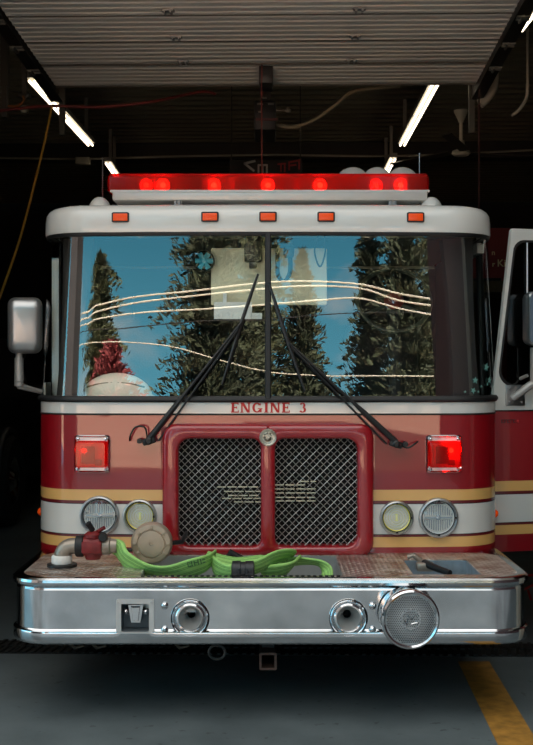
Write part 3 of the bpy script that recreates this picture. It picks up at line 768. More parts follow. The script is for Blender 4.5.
m.rings([[(vx+r_*math.cos(2*PI*k/20), yI+r_*math.sin(2*PI*k/20), zc+h) for k in range(20)] for r_, h in ((.036,-.065),(.040,-.055),(.040,.04),(.044,.045),(.044,.06),(.03,.07),(.02,.075))], cap0=True, cap1=True)
m.box(vx-.05,vx+.05,yI-.058,yI-.04,zc-.03,zc+.03,bev=.008); m.tube([(vx+.02,yI,zc+.07),(vx+.06,yI-.02,zc+.095)], .010)
m.build('valve_body', M_VRED, it)
m = MB(); T=Matrix.Translation((vx+.055, yI-.03, zc+.05)); m.lathe([(.02,-.02),(.024,0),(.02,.02)], T, 14, cap0=True, cap1=True); m.tube([(vx-.0,yI-.01,zc+.08),(vx-.02,yI-.03,zc+.12)], .014,10); m.build('valve_knob', M_BLACK, it)
m = MB(); m.lathe([(.040,.045),(.044,.05),(.044,.085),(.038,.09),(.036,.125)], Matrix.Translation((vx,yI,zc)) @ Matrix.Rotation(PI/2,4,'Z') , 24); 
m2 = MB(); m2.lathe([(.040,.045),(.044,.05),(.044,.085),(.038,.09),(.034,.12)], Matrix.Translation((vx,yI,zc)) @ Matrix.Rotation(R(90)+0,4,'Z') , 24, cap1=True); m2.build('steel_coupling', M_BRASS, it)

# storz cap standing behind hose
cxp = P(151.5, 543.5, -.30); T = Matrix.Translation(cxp)
m = MB(); m.lathe([(.102,-.045),(.106,-.04),(.106,-.01),(.100,.004),(.096,.010),(.074,.012),(.072,.006),(.068,.006),(.066,.014),(.03,.016),(.010,.016),(.009,.010),(0,.010)], T, 48, cap0=True)
for a in (35, 145, 180, 270, 0, 320, 220): 
    m.box(-.010,.010,-.018,-.006,-.008,.008, M=T @ Matrix.Rotation(R(a),4,'Y') @ Matrix.Translation((.084,0,0)), bev=.003)
cap = m.build('storz_cap', mat('cap_bronze_grey', (176,160,142), .4, .45, noise=.1), FE)
m = MB(); m.tube([cxp+Vector((-.10,.02,-.035)), cxp+Vector((-.15,.02,-.04)), cxp+Vector((-.19,.05,-.05))], .010, 8); m.build('cap_chain', M_BLACKM, cap); m = MB(); m.tube([cxp+Vector((.10,.02,.0)), cxp+Vector((.15,.05,.0)), cxp+Vector((.155,.28,.01))], .012, 8)
m.build('cap_tether', M_BLACKM, cap)

# ---- green hose (own thing)
M_HOSE, nt, out = new_mat('green_hose_fabric')
b = nt.nodes.new('ShaderNodeBsdfPrincipled'); b.inputs['Roughness'].default_value = .7
at = nt.nodes.new('ShaderNodeUVMap'); at.uv_map = 'UVMap'
sp = nt.nodes.new('ShaderNodeSeparateXYZ'); nt.links.new(at.outputs[0], sp.inputs[0])
rp = nt.nodes.new('ShaderNodeValToRGB'); cr = rp.color_ramp; cr.interpolation = 'CONSTANT'
G1 = srgb((160, 214, 118)); G2 = srgb((92, 150, 74))
cr.elements[0].position = 0; cr.elements[0].color = G1; cr.elements[1].position = .10; cr.elements[1].color = G2
for p_, c_ in ((.13,G1),(.17,G2),(.20,G1),(.30,G2),(.33,G1),(.37,G2),(.40,G1)):
    e = cr.elements.new(p_); e.color = c_
nt.links.new(sp.outputs['X'], rp.inputs['Fac']); 
nz = nt.nodes.new('ShaderNodeTexNoise'); nz.inputs['Scale'].default_value = 60; tcn = nt.nodes.new('ShaderNodeTexCoord'); nt.links.new(tcn.outputs['Object'], nz.inputs['Vector'])
mxn = nt.nodes.new('ShaderNodeMix'); mxn.data_type = 'RGBA'; mxn.blend_type = 'MULTIPLY'; mxn.inputs[0].default_value = .3
nt.links.new(rp.outputs['Color'], mxn.inputs[6]); nt.links.new(nz.outputs['Fac'], mxn.inputs[7]); nt.links.new(mxn.outputs[2], b.inputs['Base Color'])
bm_ = nt.nodes.new('ShaderNodeBump'); bm_.inputs['Strength'].default_value=.4; bm_.inputs['Distance'].default_value=.003; nt.links.new(nz.outputs['Fac'], bm_.inputs['Height']); nt.links.new(bm_.outputs['Normal'], b.inputs['Normal'])
nt.links.new(b.outputs[0], out.inputs[0])
HO = empty('fire_hose', (-.5,-.4,.69), 'bright green flat fire hose folded in the bumper tray', 'hose')
HINV = Matrix.Translation((.5,.4,-.69))
def ribbon(name, ctrl, ns=8):
    """ctrl: (point, half width, half thickness, width direction)"""
    P_ = smoothpts([c[0] for c in ctrl], ns); Wd = smoothpts([Vector(c[3]) for c in ctrl], ns)
    HW = [v.x for v in smoothpts([Vector((c[1], c[2], 0)) for c in ctrl], ns)]; HT = [v.y*.72 for v in smoothpts([Vector((c[1], c[2], 0)) for c in ctrl], ns)]
    n = 24; m = MB(); rs = []
    for i, p in enumerate(P_):
        t = (P_[min(i+1,len(P_)-1)]-P_[max(i-1,0)]).normalized(); w = Wd[i]; w = (w - t*w.dot(t)).normalized(); u = t.cross(w).normalized()
        r_ = []
        for k in range(n):
            a = 2*PI*k/n; ca, sa = math.cos(a), math.sin(a)
            r_.append(HINV @ (p + w*HW[i]*ca + u*HT[i]*math.copysign(abs(sa)**.6, sa)))
        rs.append(r_)
    m.rings(rs, cap0=True, cap1=True); o = m.build(name, M_HOSE, HO, ang=70)
    uv = o.data.uv_layers.new(name='UVMap')
    for poly in o.data.polygons:
        for li in poly.loop_indices:
            vi = o.data.loops[li].vertex_index; k = vi % n; a = 2*PI*k/n
            uv.data[li].uv = ((1-abs(math.cos(a)))*.5 if False else (.5-.5*abs(math.cos(a))), 0)
    return o
Hs = ribbon('hose_length', [
    (Vector((vx+.095, yI, zc)), .036, .034, (0,0,1)), (Vector((vx+.13, yI, zc-.012)), .042, .028, (0,0,1)),
    (P(128, 561, -.42), .056, .018, (0,-.5,.9)), (P(150, 571, -.46), .056, .014, (0,-.7,.7)), (P(172, 573, -.50), .055, .014, (0,-.65,.75)),
    (P(195, 567, -.54), .052, .014, (0,-.4,.9)), (P(208, 562, -.5), .042, .013, (0.1,-.2,1)), (P(214, 556, -.40), .035, .012, (.3,0,1))])
ribbon('hose_fold', [(P(212, 559, -.42), .030, .012, (0,.2,1)), (P(216, 567, -.52), .046, .014, (0,-.2,1)), (P(228, 572, -.58), .040, .014, (0,-.3,1)), (P(243, 570, -.6), .038, .018, (0,-.2,1)),
    (P(258, 566, -.58), .04, .014, (0,-.4,.9)), (P(275, 558, -.52), .045, .013, (0,-.6,.8)), (P(288, 556, -.42), .05, .012, (.4,-.6,.6)), (P(286, 563, -.30), .05, .012, (.6,0,.6))])
ribbon('hose_fold', [(P(262, 574, -.5), .05, .016, (0,-.5,.8)), (P(278, 572, -.52), .055, .018, (0,-.6,.8)), (P(290, 567, -.5), .045, .015, (.4,-.5,.7)), (P(297, 560, -.4), .035, .012, (.5,-.3,.7))])
ribbon('hose_fold', [(P(286, 562, -.35), .03, .012, (0,-.5,.8)), (P(303, 561, -.38), .035, .012, (0,-.8,.6)), (P(318, 563, -.42), .035, .012, (.2,-.9,.4)), (P(326, 570, -.46), .035, .012, (.7,-.7,.3)), (P(327, 577, -.5), .03, .012, (1,-.2,.2))])
ribbon('hose_fold', [(P(206, 556, -.28), .04, .014, (0,.9,.5)), (P(235, 564, -.30), .05, .02, (0,.9,.5)), (P(262, 562, -.30), .05, .02, (0,.9,.5)), (P(290, 566, -.3), .05, .02, (0,.9,.5))])
m = MB(); q = HINV @ P(243, 570, -.61)
T = Matrix.Translation(q) @ Matrix.Rotation(PI/2, 4, 'Z')
for a0_, a1_ in ((-.055,-.008),(.008,.055)): m.lathe([(.034,a0_),(.044,a0_+.004),(.044,a1_-.004),(.034,a1_)], T, 24, cap0=True, cap1=True)
m.lathe([(.040,-.01),(.040,.01)], T, 24); 
for sx in (-1,1): m.box(-.006+sx*.02,.006+sx*.02,-.050,-.036,-.012,.012, M=Matrix.Translation(q), bev=.003)
cpo = m.build('hose_coupling', mat('dark_coupling', (52,54,56), .4, .7), HO); 
# printed mark on hose
m = MB(); q0 = P(197, 563, -.562)
TW = HINV @ Matrix.Translation(q0) @ Matrix.Rotation(R(-14), 4, 'Y') @ Matrix.Rotation(R(-20),4,'X')
for i, bits in enumerate(([(0,0,1,.2),(0,0,.2,1),(.8,0,1,1),(0,.8,1,1)], [(0,0,.2,1),(0,.4,1,.6),(.8,0,1,1)], [(0,0,.25,1),(.4,.1,1,.3),(.4,.6,1,.85)])):
    for (a1,b1,c1,d1) in bits: m.box(-.045+i*.032+a1*.024, -.045+i*.032+c1*.024, -.019, -.017, -.014+b1*.026, -.014+d1*.026, M=TW)
m.build('hose_stencil', mat('hose_ink', (40,80,34), .8), HO)
# dark object between hose and grille
m = MB(); q = P(237, 553, -.2); m.tube([q+Vector((-.06,0,-.05)), q+Vector((-.03,0,.0)), q+Vector((.02,0,-.03)), q+Vector((.06,-.05,-.08))], [.018,.022,.02,.014], 10); tag(m.build('strap', M_BLACK), 'short black strap lying on top of the green hose in front of the grille', 'strap')
# tool in the pit
TO = empty('hydrant_wrench', P(432, 566, -.4), 'black wrench lying in the open compartment of the right bumper deck', 'wrench')
ti = Matrix.Translation(-P(432, 566, -.4))
m = MB(); m.tube([ti @ P(424,563,-.33), ti @ P(438,569,-.42), ti @ P(450,573,-.5)], [.02,.017,.015], 10); m.build('handle', M_BLACKM, TO)
m = MB(); q = ti @ P(426,564,-.34); m.box(q.x-.05,q.x+.04,q.y-.03,q.y+.03,q.z-.035,q.z+.01,bev=.012); q = ti @ P(421,561,-.3); m.tube([q, q+Vector((-.04,0,.03)), q+Vector((-.07,0,.02))], .014, 8); m.build('jaw', M_BRASS, TO)

# ---- mirrors
def mirror_mesh(c, w, h, d, prnt, face=False, rz=0):
    T = Matrix.Translation(c) @ Matrix.Rotation(rz, 4, 'Z')
    a_ = rrect(-w/2, w/2, -h/2, h/2, .045); m = MB()
    def sc(k, y, dz=0): return [(p[0]*k, y, p[1]*k) for p in a_]
    m.rings([sc(.96, d*.5), sc(1.0, d*.42), sc(1.0, 0), sc(.97, -d*.25), sc(.86, -d*.45), sc(.6, -d*.52)], cap0=True, cap1=True, M=T)
    return m.build('mirror_head', M_MIRR, prnt, ang=60), T
Ym = .42
LMc = P(25, 325.5, Ym)
mh, T = mirror_mesh(LMc, 34/174.3, 56/174.3, .15, FE, rz=R(12))
m = MB(); m.tube([P(19, 350, Ym), P(19, 362, Ym)], .020, 12); m.tube([P(19,358,Ym), P(19,386,Ym)], .026, 14); m.tube([P(19,381,Ym), P(19,386,Ym), P(42, 392, Ym+.1)], [.03,.018,.014], 10)
q = P(42, 391, Ym+.1); m.box(-W-.015, -W, Ym+.0, Ym+.16, q.z-.06, q.z+.05, bev=.004); m.build('mirror_arm', mat('satin_arm', (170,168,164), .4, .4), FE)

# ---- open door
hx, hy = W+.012, .44
AD = R(76)                       # how far it is swung open
D = bpy.data.objects.new('cab_door', None); COL.objects.link(D); D.parent = FE; D.location = (hx, hy, 0); D.rotation_euler = (0,0,-(PI/2-AD)*-1)
D['label'] = 'open cab door swung out to the side'
DW = .86; zlo, zmid, ztop_ = .62, 1.437, 2.49
# door frame with window
def dslant(z): return .0 if z <= 1.45 else .10*(z-1.45)/(ztop_-1.45)
outer = [(0, zmid), (DW, zmid)] + [(DW-.04+.04*math.cos(R(a)), ztop_-.04+.04*math.sin(R(a))) for a in range(0, 91, 15)] + [(.125+.008, ztop_), (.125, ztop_-.01)]
win = []
for (cx_, cz_, a0_, rr_) in ((.045+.09, 1.575+.09, 180, .09), (DW-.08-.09, 1.575+.09, 270, .09), (DW-.08-.08, 2.425-.08, 0, .08), (.135+.07, 2.425-.07, 90, .07)):
    for k in range(9): a = R(a0_+90*k/8); win.append((cx_+rr_*math.cos(a), cz_+rr_*math.sin(a)))
cc = (.45, 1.98)
ro = ray_ring(outer, cc, 160); ri = ray_ring(win, cc, 160)
# snap outer corners
for q in outer:
    k = min(range(160), key=lambda i: (ro[i][0]-q[0])**2+(ro[i][1]-q[1])**2); ro[k] = q
ri2 = [(p[0]+(cc[0]-p[0])*.03, p[1]+(cc[1]-p[1])*.03) for p in ri]
m = MB(); m.rings([[(p[0], y, p[1]) for p in rg] for rg, y in ((ro,.03),(ro,.003),([(p[0]*.994+cc[0]*.006, p[1]*.994+cc[1]*.006) for p in ro],0),(ri,0),(ri,.03),(ro,.03))])
m.build('door_frame', M_WHITE, D)
m = MB(); m.rings([[(p[0], y, p[1]) for p in rg] for rg, y in ((ri,-.002),(ri2,-.004),(ri2,.02),(ri,.02))]); m.build('window_seal', M_BLACK, D)
m = MB(); m.add([(p[0], .012, p[1]) for p in ri], [tuple(range(160))]); m.build('door_window', M_SIDEGLASS, D, smooth=False)
m = MB(); m.tube([(.225, .0, 1.98), (.225, .0, 2.41)], .006, 6); m.build('vent_bar', M_BRUSHED, D)
m = MB(); m.box(0, DW, 0, .05, zlo, zmid, bev=.004); m.build('door_panel', M_LIV, D)
m = MB(); m.box(0, DW, -.002, .0, zmid-.005, zmid+.002); m.build('door_trim', M_BLACKM, D)
m = MB(); m.box(.6,.75,-.03,0,1.25,1.30,bev=.008); m.build('door_handle', M_CHROME, D)
# small chrome script on door
m = MB(); x = .06
for k, w_ in enumerate((.016,.014,.016,.014,.016)):
    m.box(x, x+w_*.3, -.003, 0, 1.365, 1.385); m.box(x, x+w_, -.003, 0, 1.381, 1.385)
    if k % 2 == 0: m.box(x, x+w_, -.003, 0, 1.365, 1.369)
    x += w_+.004
m.build('door_script', mat('dull_chrome', (90,70,70), .4, .6), D)
m = MB(); m.box(x+.001, x+.014, -.004, 0, 1.366, 1.382, bev=.002); m.build('script_mark', mat('red_plastic_mark', (190,50,50), .4), D)
# bracket and mirror on door
m = MB(); m.box(.085, .205, -.012, 0, 1.465, 1.585, bev=.004)
for a_ in (.105, .185):
    for c_ in (1.485, 1.565): m.lathe([(.007,0),(.006,.006),(0,.008)], Matrix.Translation((a_, -.012, c_)), 8)
mb_ = m.build('mirror_bracket', M_BRUSHED, D)
m = MB(); m.tube([(.12,-.02,1.505),(.20,-.06,1.575),(.235,-.07,1.60)], [.020,.024,.022], 10); m.tube([(.235,-.07,1.58),(.235,-.07,1.80)], .026, 14); m.tube([(.18,-.0,1.62),(.20,-.05,1.64)],.01); m.build('mirror_arm', mat('satin_arm', (170,168,164), .4, .4), mb_)
T = Matrix.Translation((.275, -.09, 1.965)); a_ = rrect(-.105,.105,-.155,.155,.04); m = MB()
m.rings([[(p[0]*k, y, p[1]*k) for p in a_] for k, y in ((.7,.08),(.96,.05),(1,.02),(1,-.03),(.95,-.04),(.92,-.032))], cap0=True, cap1=False, M=T); mh2 = m.build('mirror_head', M_BRUSHED, mb_)
m = MB(); m.add([T @ Vector((p[0]*.93, -.033, p[1]*.93)) for p in a_], [tuple(range(len(a_)))]); m.build('mirror_back', mat('mirror_sky_tint', (112,128,145), .5, .2), mb_, smooth=False)  # sky reflection painted on as an even blue-grey colour
# star stickers on the right corner glass
def star(c, r, T):
    n = 5; pts = []
    for k in range(10):
        a = PI/2 + k*PI/5; q = r if k % 2 == 0 else r*.42; pts.append((q*math.cos(a), q*math.sin(a)))
    return [T @ Vector((x, d, z)) for d in (0, .002) for x, z in pts]
m = MB()
for px, py, rr_, tw in ((486,367,.024,.3),(475,380,.020,.1),(489,380,.020,.2),(473,390,.018,.5),(478,391,.008,0),(465,391,.008,0),(481,386,.008,0),(487,384,.009,0)):
    z = P(px, py, .2).z; x = (px-268)/(F/(5.95+yface(1.2)+.05)); x = min(x, W-.004); 
    for _ in range(8):
        y = yface(x)+lean(z); x = min((px-268)*(y-CY)/F, W-.003)
    T = face_M(x, z, .004) @ Matrix.Translation((0, 0, 0)); T = Matrix.Translation((0, lean(z), 0)) @ T @ Matrix.Rotation(tw, 4, 'Y')
    m = MB(); m.add(star(0, rr_, T), [tuple(range(10)), tuple(range(19, 9, -1))]+[(i,(i+1)%10,(i+1)%10+10,i+10) for i in range(10)])
    m.build('star_sticker', mat('pale_teal_vinyl', (110,160,150), .5), FE, smooth=False)

# ================================================================= BUILDING
YAW = R(-1.4)
BR = bpy.data.objects
def place_b(o): o.rotation_euler = (0,0,YAW); return o
def bstruct(m, name, material, smooth=False):
    o = m.build(name, material, smooth=smooth); place_b(o); return struct(o)
def concrete(name, c1, c2, scale, rough, spots=True, bump=.1):
    m, nt, out = new_mat(name); b = nt.nodes.new('ShaderNodeBsdfPrincipled'); b.inputs['Roughness'].default_value = rough
    tc = nt.nodes.new('ShaderNodeTexCoord'); n = nt.nodes.new('ShaderNodeTexNoise'); n.inputs['Scale'].default_value = scale; n.inputs['Detail'].default_value = 8; n.inputs['Roughness'].default_value = .65
    nt.links.new(tc.outputs['Object'], n.inputs['Vector']); r = nt.nodes.new('ShaderNodeValToRGB')
    r.color_ramp.elements[0].position = .3; r.color_ramp.elements[0].color = srgb(c1); r.color_ramp.elements[1].position = .7; r.color_ramp.elements[1].color = srgb(c2)
    nt.links.new(n.outputs['Fac'], r.inputs['Fac']); col = r.outputs['Color']
    if spots:
        n2 = nt.nodes.new('ShaderNodeTexNoise'); n2.inputs['Scale'].default_value = 14; n2.inputs['Detail'].default_value = 6
        nt.links.new(tc.outputs['Object'], n2.inputs['Vector']); r2 = nt.nodes.new('ShaderNodeValToRGB')
        r2.color_ramp.elements[0].position = .30; r2.color_ramp.elements[0].color = (.2,.2,.2,1); r2.color_ramp.elements[1].position = .36; r2.color_ramp.elements[1].color = (1,1,1,1)
        nt.links.new(n2.outputs['Fac'], r2.inputs['Fac']); mx = nt.nodes.new('ShaderNodeMix'); mx.data_type='RGBA'; mx.blend_type='MULTIPLY'; mx.inputs[0].default_value=.8
        nt.links.new(col, mx.inputs[6]); nt.links.new(r2.outputs['Color'], mx.inputs[7]); col = mx.outputs[2]
    nt.links.new(col, b.inputs['Base Color'])
    bp_ = nt.nodes.new('ShaderNodeBump'); bp_.inputs['Strength'].default_value=bump; bp_.inputs['Distance'].default_value=.01; nt.links.new(n.outputs['Fac'], bp_.inputs['Height']); nt.links.new(bp_.outputs['Normal'], b.inputs['Normal'])
    nt.links.new(b.outputs[0], out.inputs[0]); return m
M_FLOOR = concrete('garage_concrete', (76,85,88), (106,116,119), 1.6, .38)
M_APRON = concrete('driveway_concrete', (196,156,130), (224,188,162), .8, .8, False)
M_YARD = concrete('shaded_damp_concrete', (74,84,92), (186,192,194), 2.2, .5, False, .05)  # building's shade put into the cool grey; damp patches added to mottle bumper reflections
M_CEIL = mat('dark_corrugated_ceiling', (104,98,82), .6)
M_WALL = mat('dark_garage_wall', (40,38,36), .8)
M_DOORP = mat('overhead_door_panel', (238,238,230), .5, noise=.05, nscale=2)
M_FACADE = mat('facade_siding', (150,140,125), .8)
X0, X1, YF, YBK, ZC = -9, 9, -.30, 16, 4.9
m = MB(); m.box(X0, X1, -1.9, YBK, -.2, 0); bstruct(m, 'floor', M_FLOOR)
m = MB(); m.box(-12, 12, -11.5, -1.9, -.2, -.002); bstruct(m, 'ground_apron', M_YARD)
m = MB(); m.box(-70, 70, -110, -11.5, -.2, -.004); bstruct(m, 'ground', M_APRON)
def corr(x0,x1,y0,y1,z,pitch,h,axis='y',t=.02,slope=0,curve=None):
    m = MB(); n = int(round((y1-y0)/pitch)); prof = []
    for k in range(n):
        y = y0+k*pitch
        for f, hh in ((0,0),(.30,0),(.42,1),(.78,1),(.90,0)):
            prof.append((y+f*pitch, hh*h))
    prof.append((y0+n*pitch, 0))
    zz = lambda y: z + slope*(y-y0)
    m.rings([[(x, y, zz(y)+hh) for y, hh in prof] + [(x, y, zz(y)+h+t) for y, hh in reversed(prof)] for x in (x0, x1)], cap0=False, cap1=False)
    return m
o = bstruct(corr(X0, X1, YF, YBK, ZC, .25, .04), 'ceiling', M_CEIL)
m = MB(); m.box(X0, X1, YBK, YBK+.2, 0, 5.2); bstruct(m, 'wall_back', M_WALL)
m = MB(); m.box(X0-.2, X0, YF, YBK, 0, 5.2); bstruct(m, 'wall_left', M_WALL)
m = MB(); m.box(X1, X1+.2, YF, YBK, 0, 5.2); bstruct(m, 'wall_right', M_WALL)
m = MB(); m.box(X0-.2, -1.98, YF-.2, YF, 0, 7.3); m.box(1.78, X1+.2, YF-.2, YF, 0, 7.3); m.box(-1.98, 1.78, YF-.2, YF, 4.35, 7.3); bstruct(m, 'wall_front', M_FACADE)
m = MB(); m.box(X0-.2, X1+.2, YF-.2, YBK+.2, 7.2, 7.3); bstruct(m, 'roof', M_WALL)
M_WING = mat('dark_wing_siding', (44,36,34), .8)
m = MB(); m.box(4.5, 9.2, -12, YF-.2, 0, 9.5); bstruct(m, 'wall_wing_right', mat('maroon_wing_siding', (58,26,26), .8))
m = MB(); m.box(-11, -6.2, -13.0, -7.6, 0, 9.5); bstruct(m, 'wall_wing_left', M_WING)
# overhead door panel
dz_far, dy0, dy1 = 4.13, -.05, 3.72
dsl = -.0586
def dzf(y): return dz_far + dsl*(y-dy1)
m = corr(-1.945, 1.71, dy0, dy1, dzf(dy0), .0942, .007, slope=dsl, t=.03)
DR = m.build('door_1', M_DOORP, smooth=False); place_b(DR); struct(DR)
for k in range(8):
    y = dy1 - .045 - .54*k if k else dy1-.02
    if y < dy0: continue
    m = MB(); m.box(-1.945, 1.71, y-.006, y+.006, dzf(y)-.006, dzf(y)+.01)
    o = m.build('panel_seam', mat('seam_dark', (96,92,84), .6), DR, smooth=False)
for x in (-.76, .60):
    for y in (3.02, 2.47, 1.93, 1.4):
        m = MB(); z = dzf(y); m.box(x-.045, x+.045, y-.025, y+.025, z-.02, z-.008); m.box(x-.03,x-.015,y-.03,y+.03,z-.035,z-.02); m.box(x+.015,x+.03,y-.03,y+.03,z-.035,z-.02)
        m.build('hinge', M_BRUSHED, DR, smooth=False)
# tracks
for s, xt in ((-1, -1.99), (1, 1.76)):
    TR = empty('door_track', (0,0,0), 'dark steel overhead door track on the %s side of the raised door' % ('left' if s < 0 else 'right'), 'door track'); place_b(TR)
    m = MB(); rs = []
    for y in (dy0, 3.95): rs.append([(xt-.05,y,dzf(y)-.06),(xt+.05,y,dzf(y)-.06),(xt+.05,y,dzf(y)-.05),(xt-.04,y,dzf(y)-.05),(xt-.04,y,dzf(y)+.10),(xt-.05,y,dzf(y)+.10)])
    m.rings(rs, cap0=True, cap1=True)
    xo = xt + s*.04
    rs = [[(xo-.03,y,dzf(y)-.03),(xo+.03,y,dzf(y)-.03),(xo+.03,y,dzf(y)+.12),(xo-.03,y,dzf(y)+.12)] for y in (dy0, 3.95)]
    m.rings(rs, cap0=True, cap1=True); m.build('rail', mat('track_steel', (38,36,32), .5, .3), TR, smooth=False)
    for y in (1.42, 1.95, 2.5, 3.05):
        z = dzf(y)-.065; m = MB(); m.box(xt-.045,xt+.05,y-.02,y+.02,z-.012,z); m.box(xt-.045,xt+.05,y+.03,y+.05,z-.02,z-.008); m.tube([(xt-.01,y-.06,z-.02),(xt-.01,y+.08,z-.02)], .012); m.build('roller_bracket', mat('bracket_zinc', (140,138,130), .4, .6), TR, smooth=False)
    m = MB(); m.box(xt+(.02 if s<0 else -.07),xt+(.07 if s<0 else -.02),3.95,4.0,dzf(4)-.35,ZC); m.build('hanger', mat('hanger_zinc', (88,86,78), .5, .4), TR, smooth=False)
# ceiling beam with conduit
m = MB(); m.box(X0, X1, 10.0, 10.2, ZC-.22, ZC); m.box(X0, X1, 9.95, 10.25, ZC-.24, ZC-.22); tag(place_b(m.build('ceiling_beam', M_DARK, smooth=False)), 'dark steel ceiling beam crossing the whole garage behind the lights', 'beam')
m = MB(); q1, q2, q3 = P(0,158,9.6), P(78,159,9.6), P(270,155,9.6)
m.tube(smoothpts([q1, q2, P(150,157,9.6), q3, P(400,156,9.6), P(533,150,9.6)], 5), .015, 6); tag(m.build('conduit', mat('conduit_grey', (160,154,138), .5, .1)), 'thin grey conduit running along the ceiling beam', 'conduit')
q = P(83,161,9.5); m = MB(); m.box(q.x-.1,q.x+.1,9.45,9.55,q.z-.05,q.z+.05,bev=.01); tag(m.build('junction_box', mat('conduit_grey',(90,86,76))), 'small grey junction box on the conduit at the left', 'junction box')
# fluorescent lights
M_TUBE = mat('fluorescent_tube', (255,250,240), .4, emis=(255,236,205), estr=3)
M_FIX = mat('fixture_white', (150,148,140), .5)
def tube_light(xa, ya, xb, yb, z, label):
    a = Vector((xa,ya,z)); b = Vector((xb,yb,z)); L = (b-a).length; t = (b-a).normalized(); rz = math.atan2(-t.x, t.y)
    FL = empty('fluorescent_light', a, label, 'ceiling light', 'fluorescent tubes under the ceiling', rz)
    m = MB(); m.box(-.05,.05,0,L,.025,.08); m.box(-.02,.02,.3,.33,.08,ZC-z+.05); m.box(-.02,.02,L-.33,L-.3,.08,ZC-z+.05); m.build('fixture_body', M_FIX, FL, smooth=False)
    for h in (0, 1):
        for sx in (-.026, .026): m = MB(); m.tube([(sx, h*L/2+.04, .0), (sx, (h+1)*L/2-.04, .0)], .013, 10); m.build('tube', M_TUBE, FL)
zt_ = 4.4
def pz(px, py, z):
    s = (365-py)/(z-CH); Y = F/s + CY; return (px-268)/s, Y
for a_, b_, lab in (((31,80),(91,146),'long lit tube light at upper left beside the raised door'), ((436,83),(402,146),'long lit tube light right of centre behind the raised door'), ((550,-10),(517.5,32),'lit tube light cut off by the top right corner'), ((107.5,163),(117,177),'short lit tube far back above the left end of the light bar'), ((393.5,159),(384,177),'far lit tube above the right part of the light bar')):
    xa_, ya_ = pz(*a_, zt_); xb_, yb_ = pz(*b_, zt_); tube_light(xa_, ya_, xb_, min(yb_, YBK-.5), zt_, lab)
# opener motor
OP = empty('door_opener', P(265, 66, 3.2), 'black garage door opener hanging in the middle behind the raised door', 'door opener')
oi = Matrix.Translation(-P(265, 66, 3.2))
def pbox(m, xa, xb, ya, yb, Y0, Y1, I, bev=0):
    a = P(xa, ya, Y0); b = P(xb, yb, Y0); m.box(a.x, b.x, Y0, Y1, b.z, a.z, M=I, bev=bev)
m = MB(); pbox(m, 259, 273, 62, 83, 3.2, 3.5, oi, .01); m.build('header_bracket', M_BLACKM, OP)
m = MB(); pbox(m, 254, 276, 100, 130, 4.3, 4.9, oi, .02); pbox(m, 262, 271, 60, 100, 4.3, 4.4, oi); m.box(-.02,.02,1.3,1.34,.2,ZC-P(265,66,3.2).z+.02); m.build('motor_housing', mat('opener_black', (14,12,12), .5), OP)
m = MB(); pbox(m, 256, 278, 118, 120.5, 4.28, 4.3, oi); m.build('red_stripe', mat('opener_red', (80,12,12), .5), OP)
m = MB(); 
for xa_, xb_, ya_ in ((257,263,103),(268,274,103),(262,267,97),(258,262,111)): pbox(m, xa_, xb_, ya_, ya_+1.2, 4.27, 4.3, oi)
m.lathe([(0,.03),(.025,.02),(.025,0)], oi @ Matrix.Translation(P(288,110.5,4.3)), 12); m.tube([oi @ P(276,110.5,4.32), oi @ P(288,110.5,4.32)], .008); m.build('terminals', mat('terminal_grey', (120,116,108), .4, .5), OP)
m = MB(); m.tube([P(261.5, 90, 3.0), P(262, 175, 3.0)], .007, 6); m.tube([P(261.5, 90, 3.0), P(262, 62, 3.15)], .005, 6); tag(m.build('pull_cord', mat('faded_red_cord', (130,60,52), .8)), 'faded red pull cord hanging from the door opener', 'cord')
m = MB(); m.tube(smoothpts([P(276,124,4.5), P(292,127,4.5), P(312,121,4.5), P(333,107,4.4), P(352,92,4.2), P(375,88,4.1), P(400,86,4.1)], 8), .018, 8); tag(m.build('cable', mat('beige_cable', (150,140,114), .6)), 'beige cable drooping from the door opener to the right', 'cable')
# red air line strung across, yellow rope
m = MB(); m.tube(smoothpts([P(-20,114,3.0), P(15,109,3.0), P(52,106,3.0), P(100,107,3.1), P(150,102,3.2), P(200,92,3.5), P(215,94,3.6)], 8), .012, 8); tag(m.build('air_line', mat('red_airline', (110,36,30), .6)), 'thin red air line strung across the upper left under the door', 'air line')
m = MB(); m.tube(smoothpts([P(52,106,2.9), P(45,140,2.9), P(33,190,2.8), P(18,245,2.7), P(-2,302,2.6)], 8), .010, 6); tag(m.build('rope', mat('yellow_rope', (180,130,40), .7)), 'yellow rope slanting down the dark left side', 'rope')
# reels / hook at left
HK = empty('wall_hook', P(24,105,3.4), 'small pale hook with a coiled orange cord at far upper left', 'hook'); hi = Matrix.Translation(-P(24,105,3.4))
m = MB(); pbox(m, 18,29,92,97,3.4,3.5,hi,.01); m.box(-.02,.02,.0,.04,.05,1.2); m.build('bracket', mat('hook_grey',(70,68,62),.5), HK)
m = MB(); m.tube(smoothpts([hi @ P(8,106,3.4), hi @ P(18,106,3.4), hi @ P(24,100,3.4), hi @ P(23,96,3.4)], 6), .01, 6); m.build('orange_cord', mat('orange_cord_m', (150,90,40), .7), HK)
m = MB(); pbox(m, 20,27,105,113,3.38,3.45,hi,.015); m.build('hook_end', mat('bone_plastic', (150,140,118), .5), HK)
m = MB(); pbox(m, 1.5, 6.5, 84, 117, 3.6, 3.68, None); q = P(4,80,3.6); m.box(q.x-.03,q.x+.03,3.6,3.68,q.z-.05,ZC); tag(m.build('hanging_strut', mat('hanger_zinc',(88,86,78))), 'grey strut hanging from the ceiling at the far left edge', 'strut')
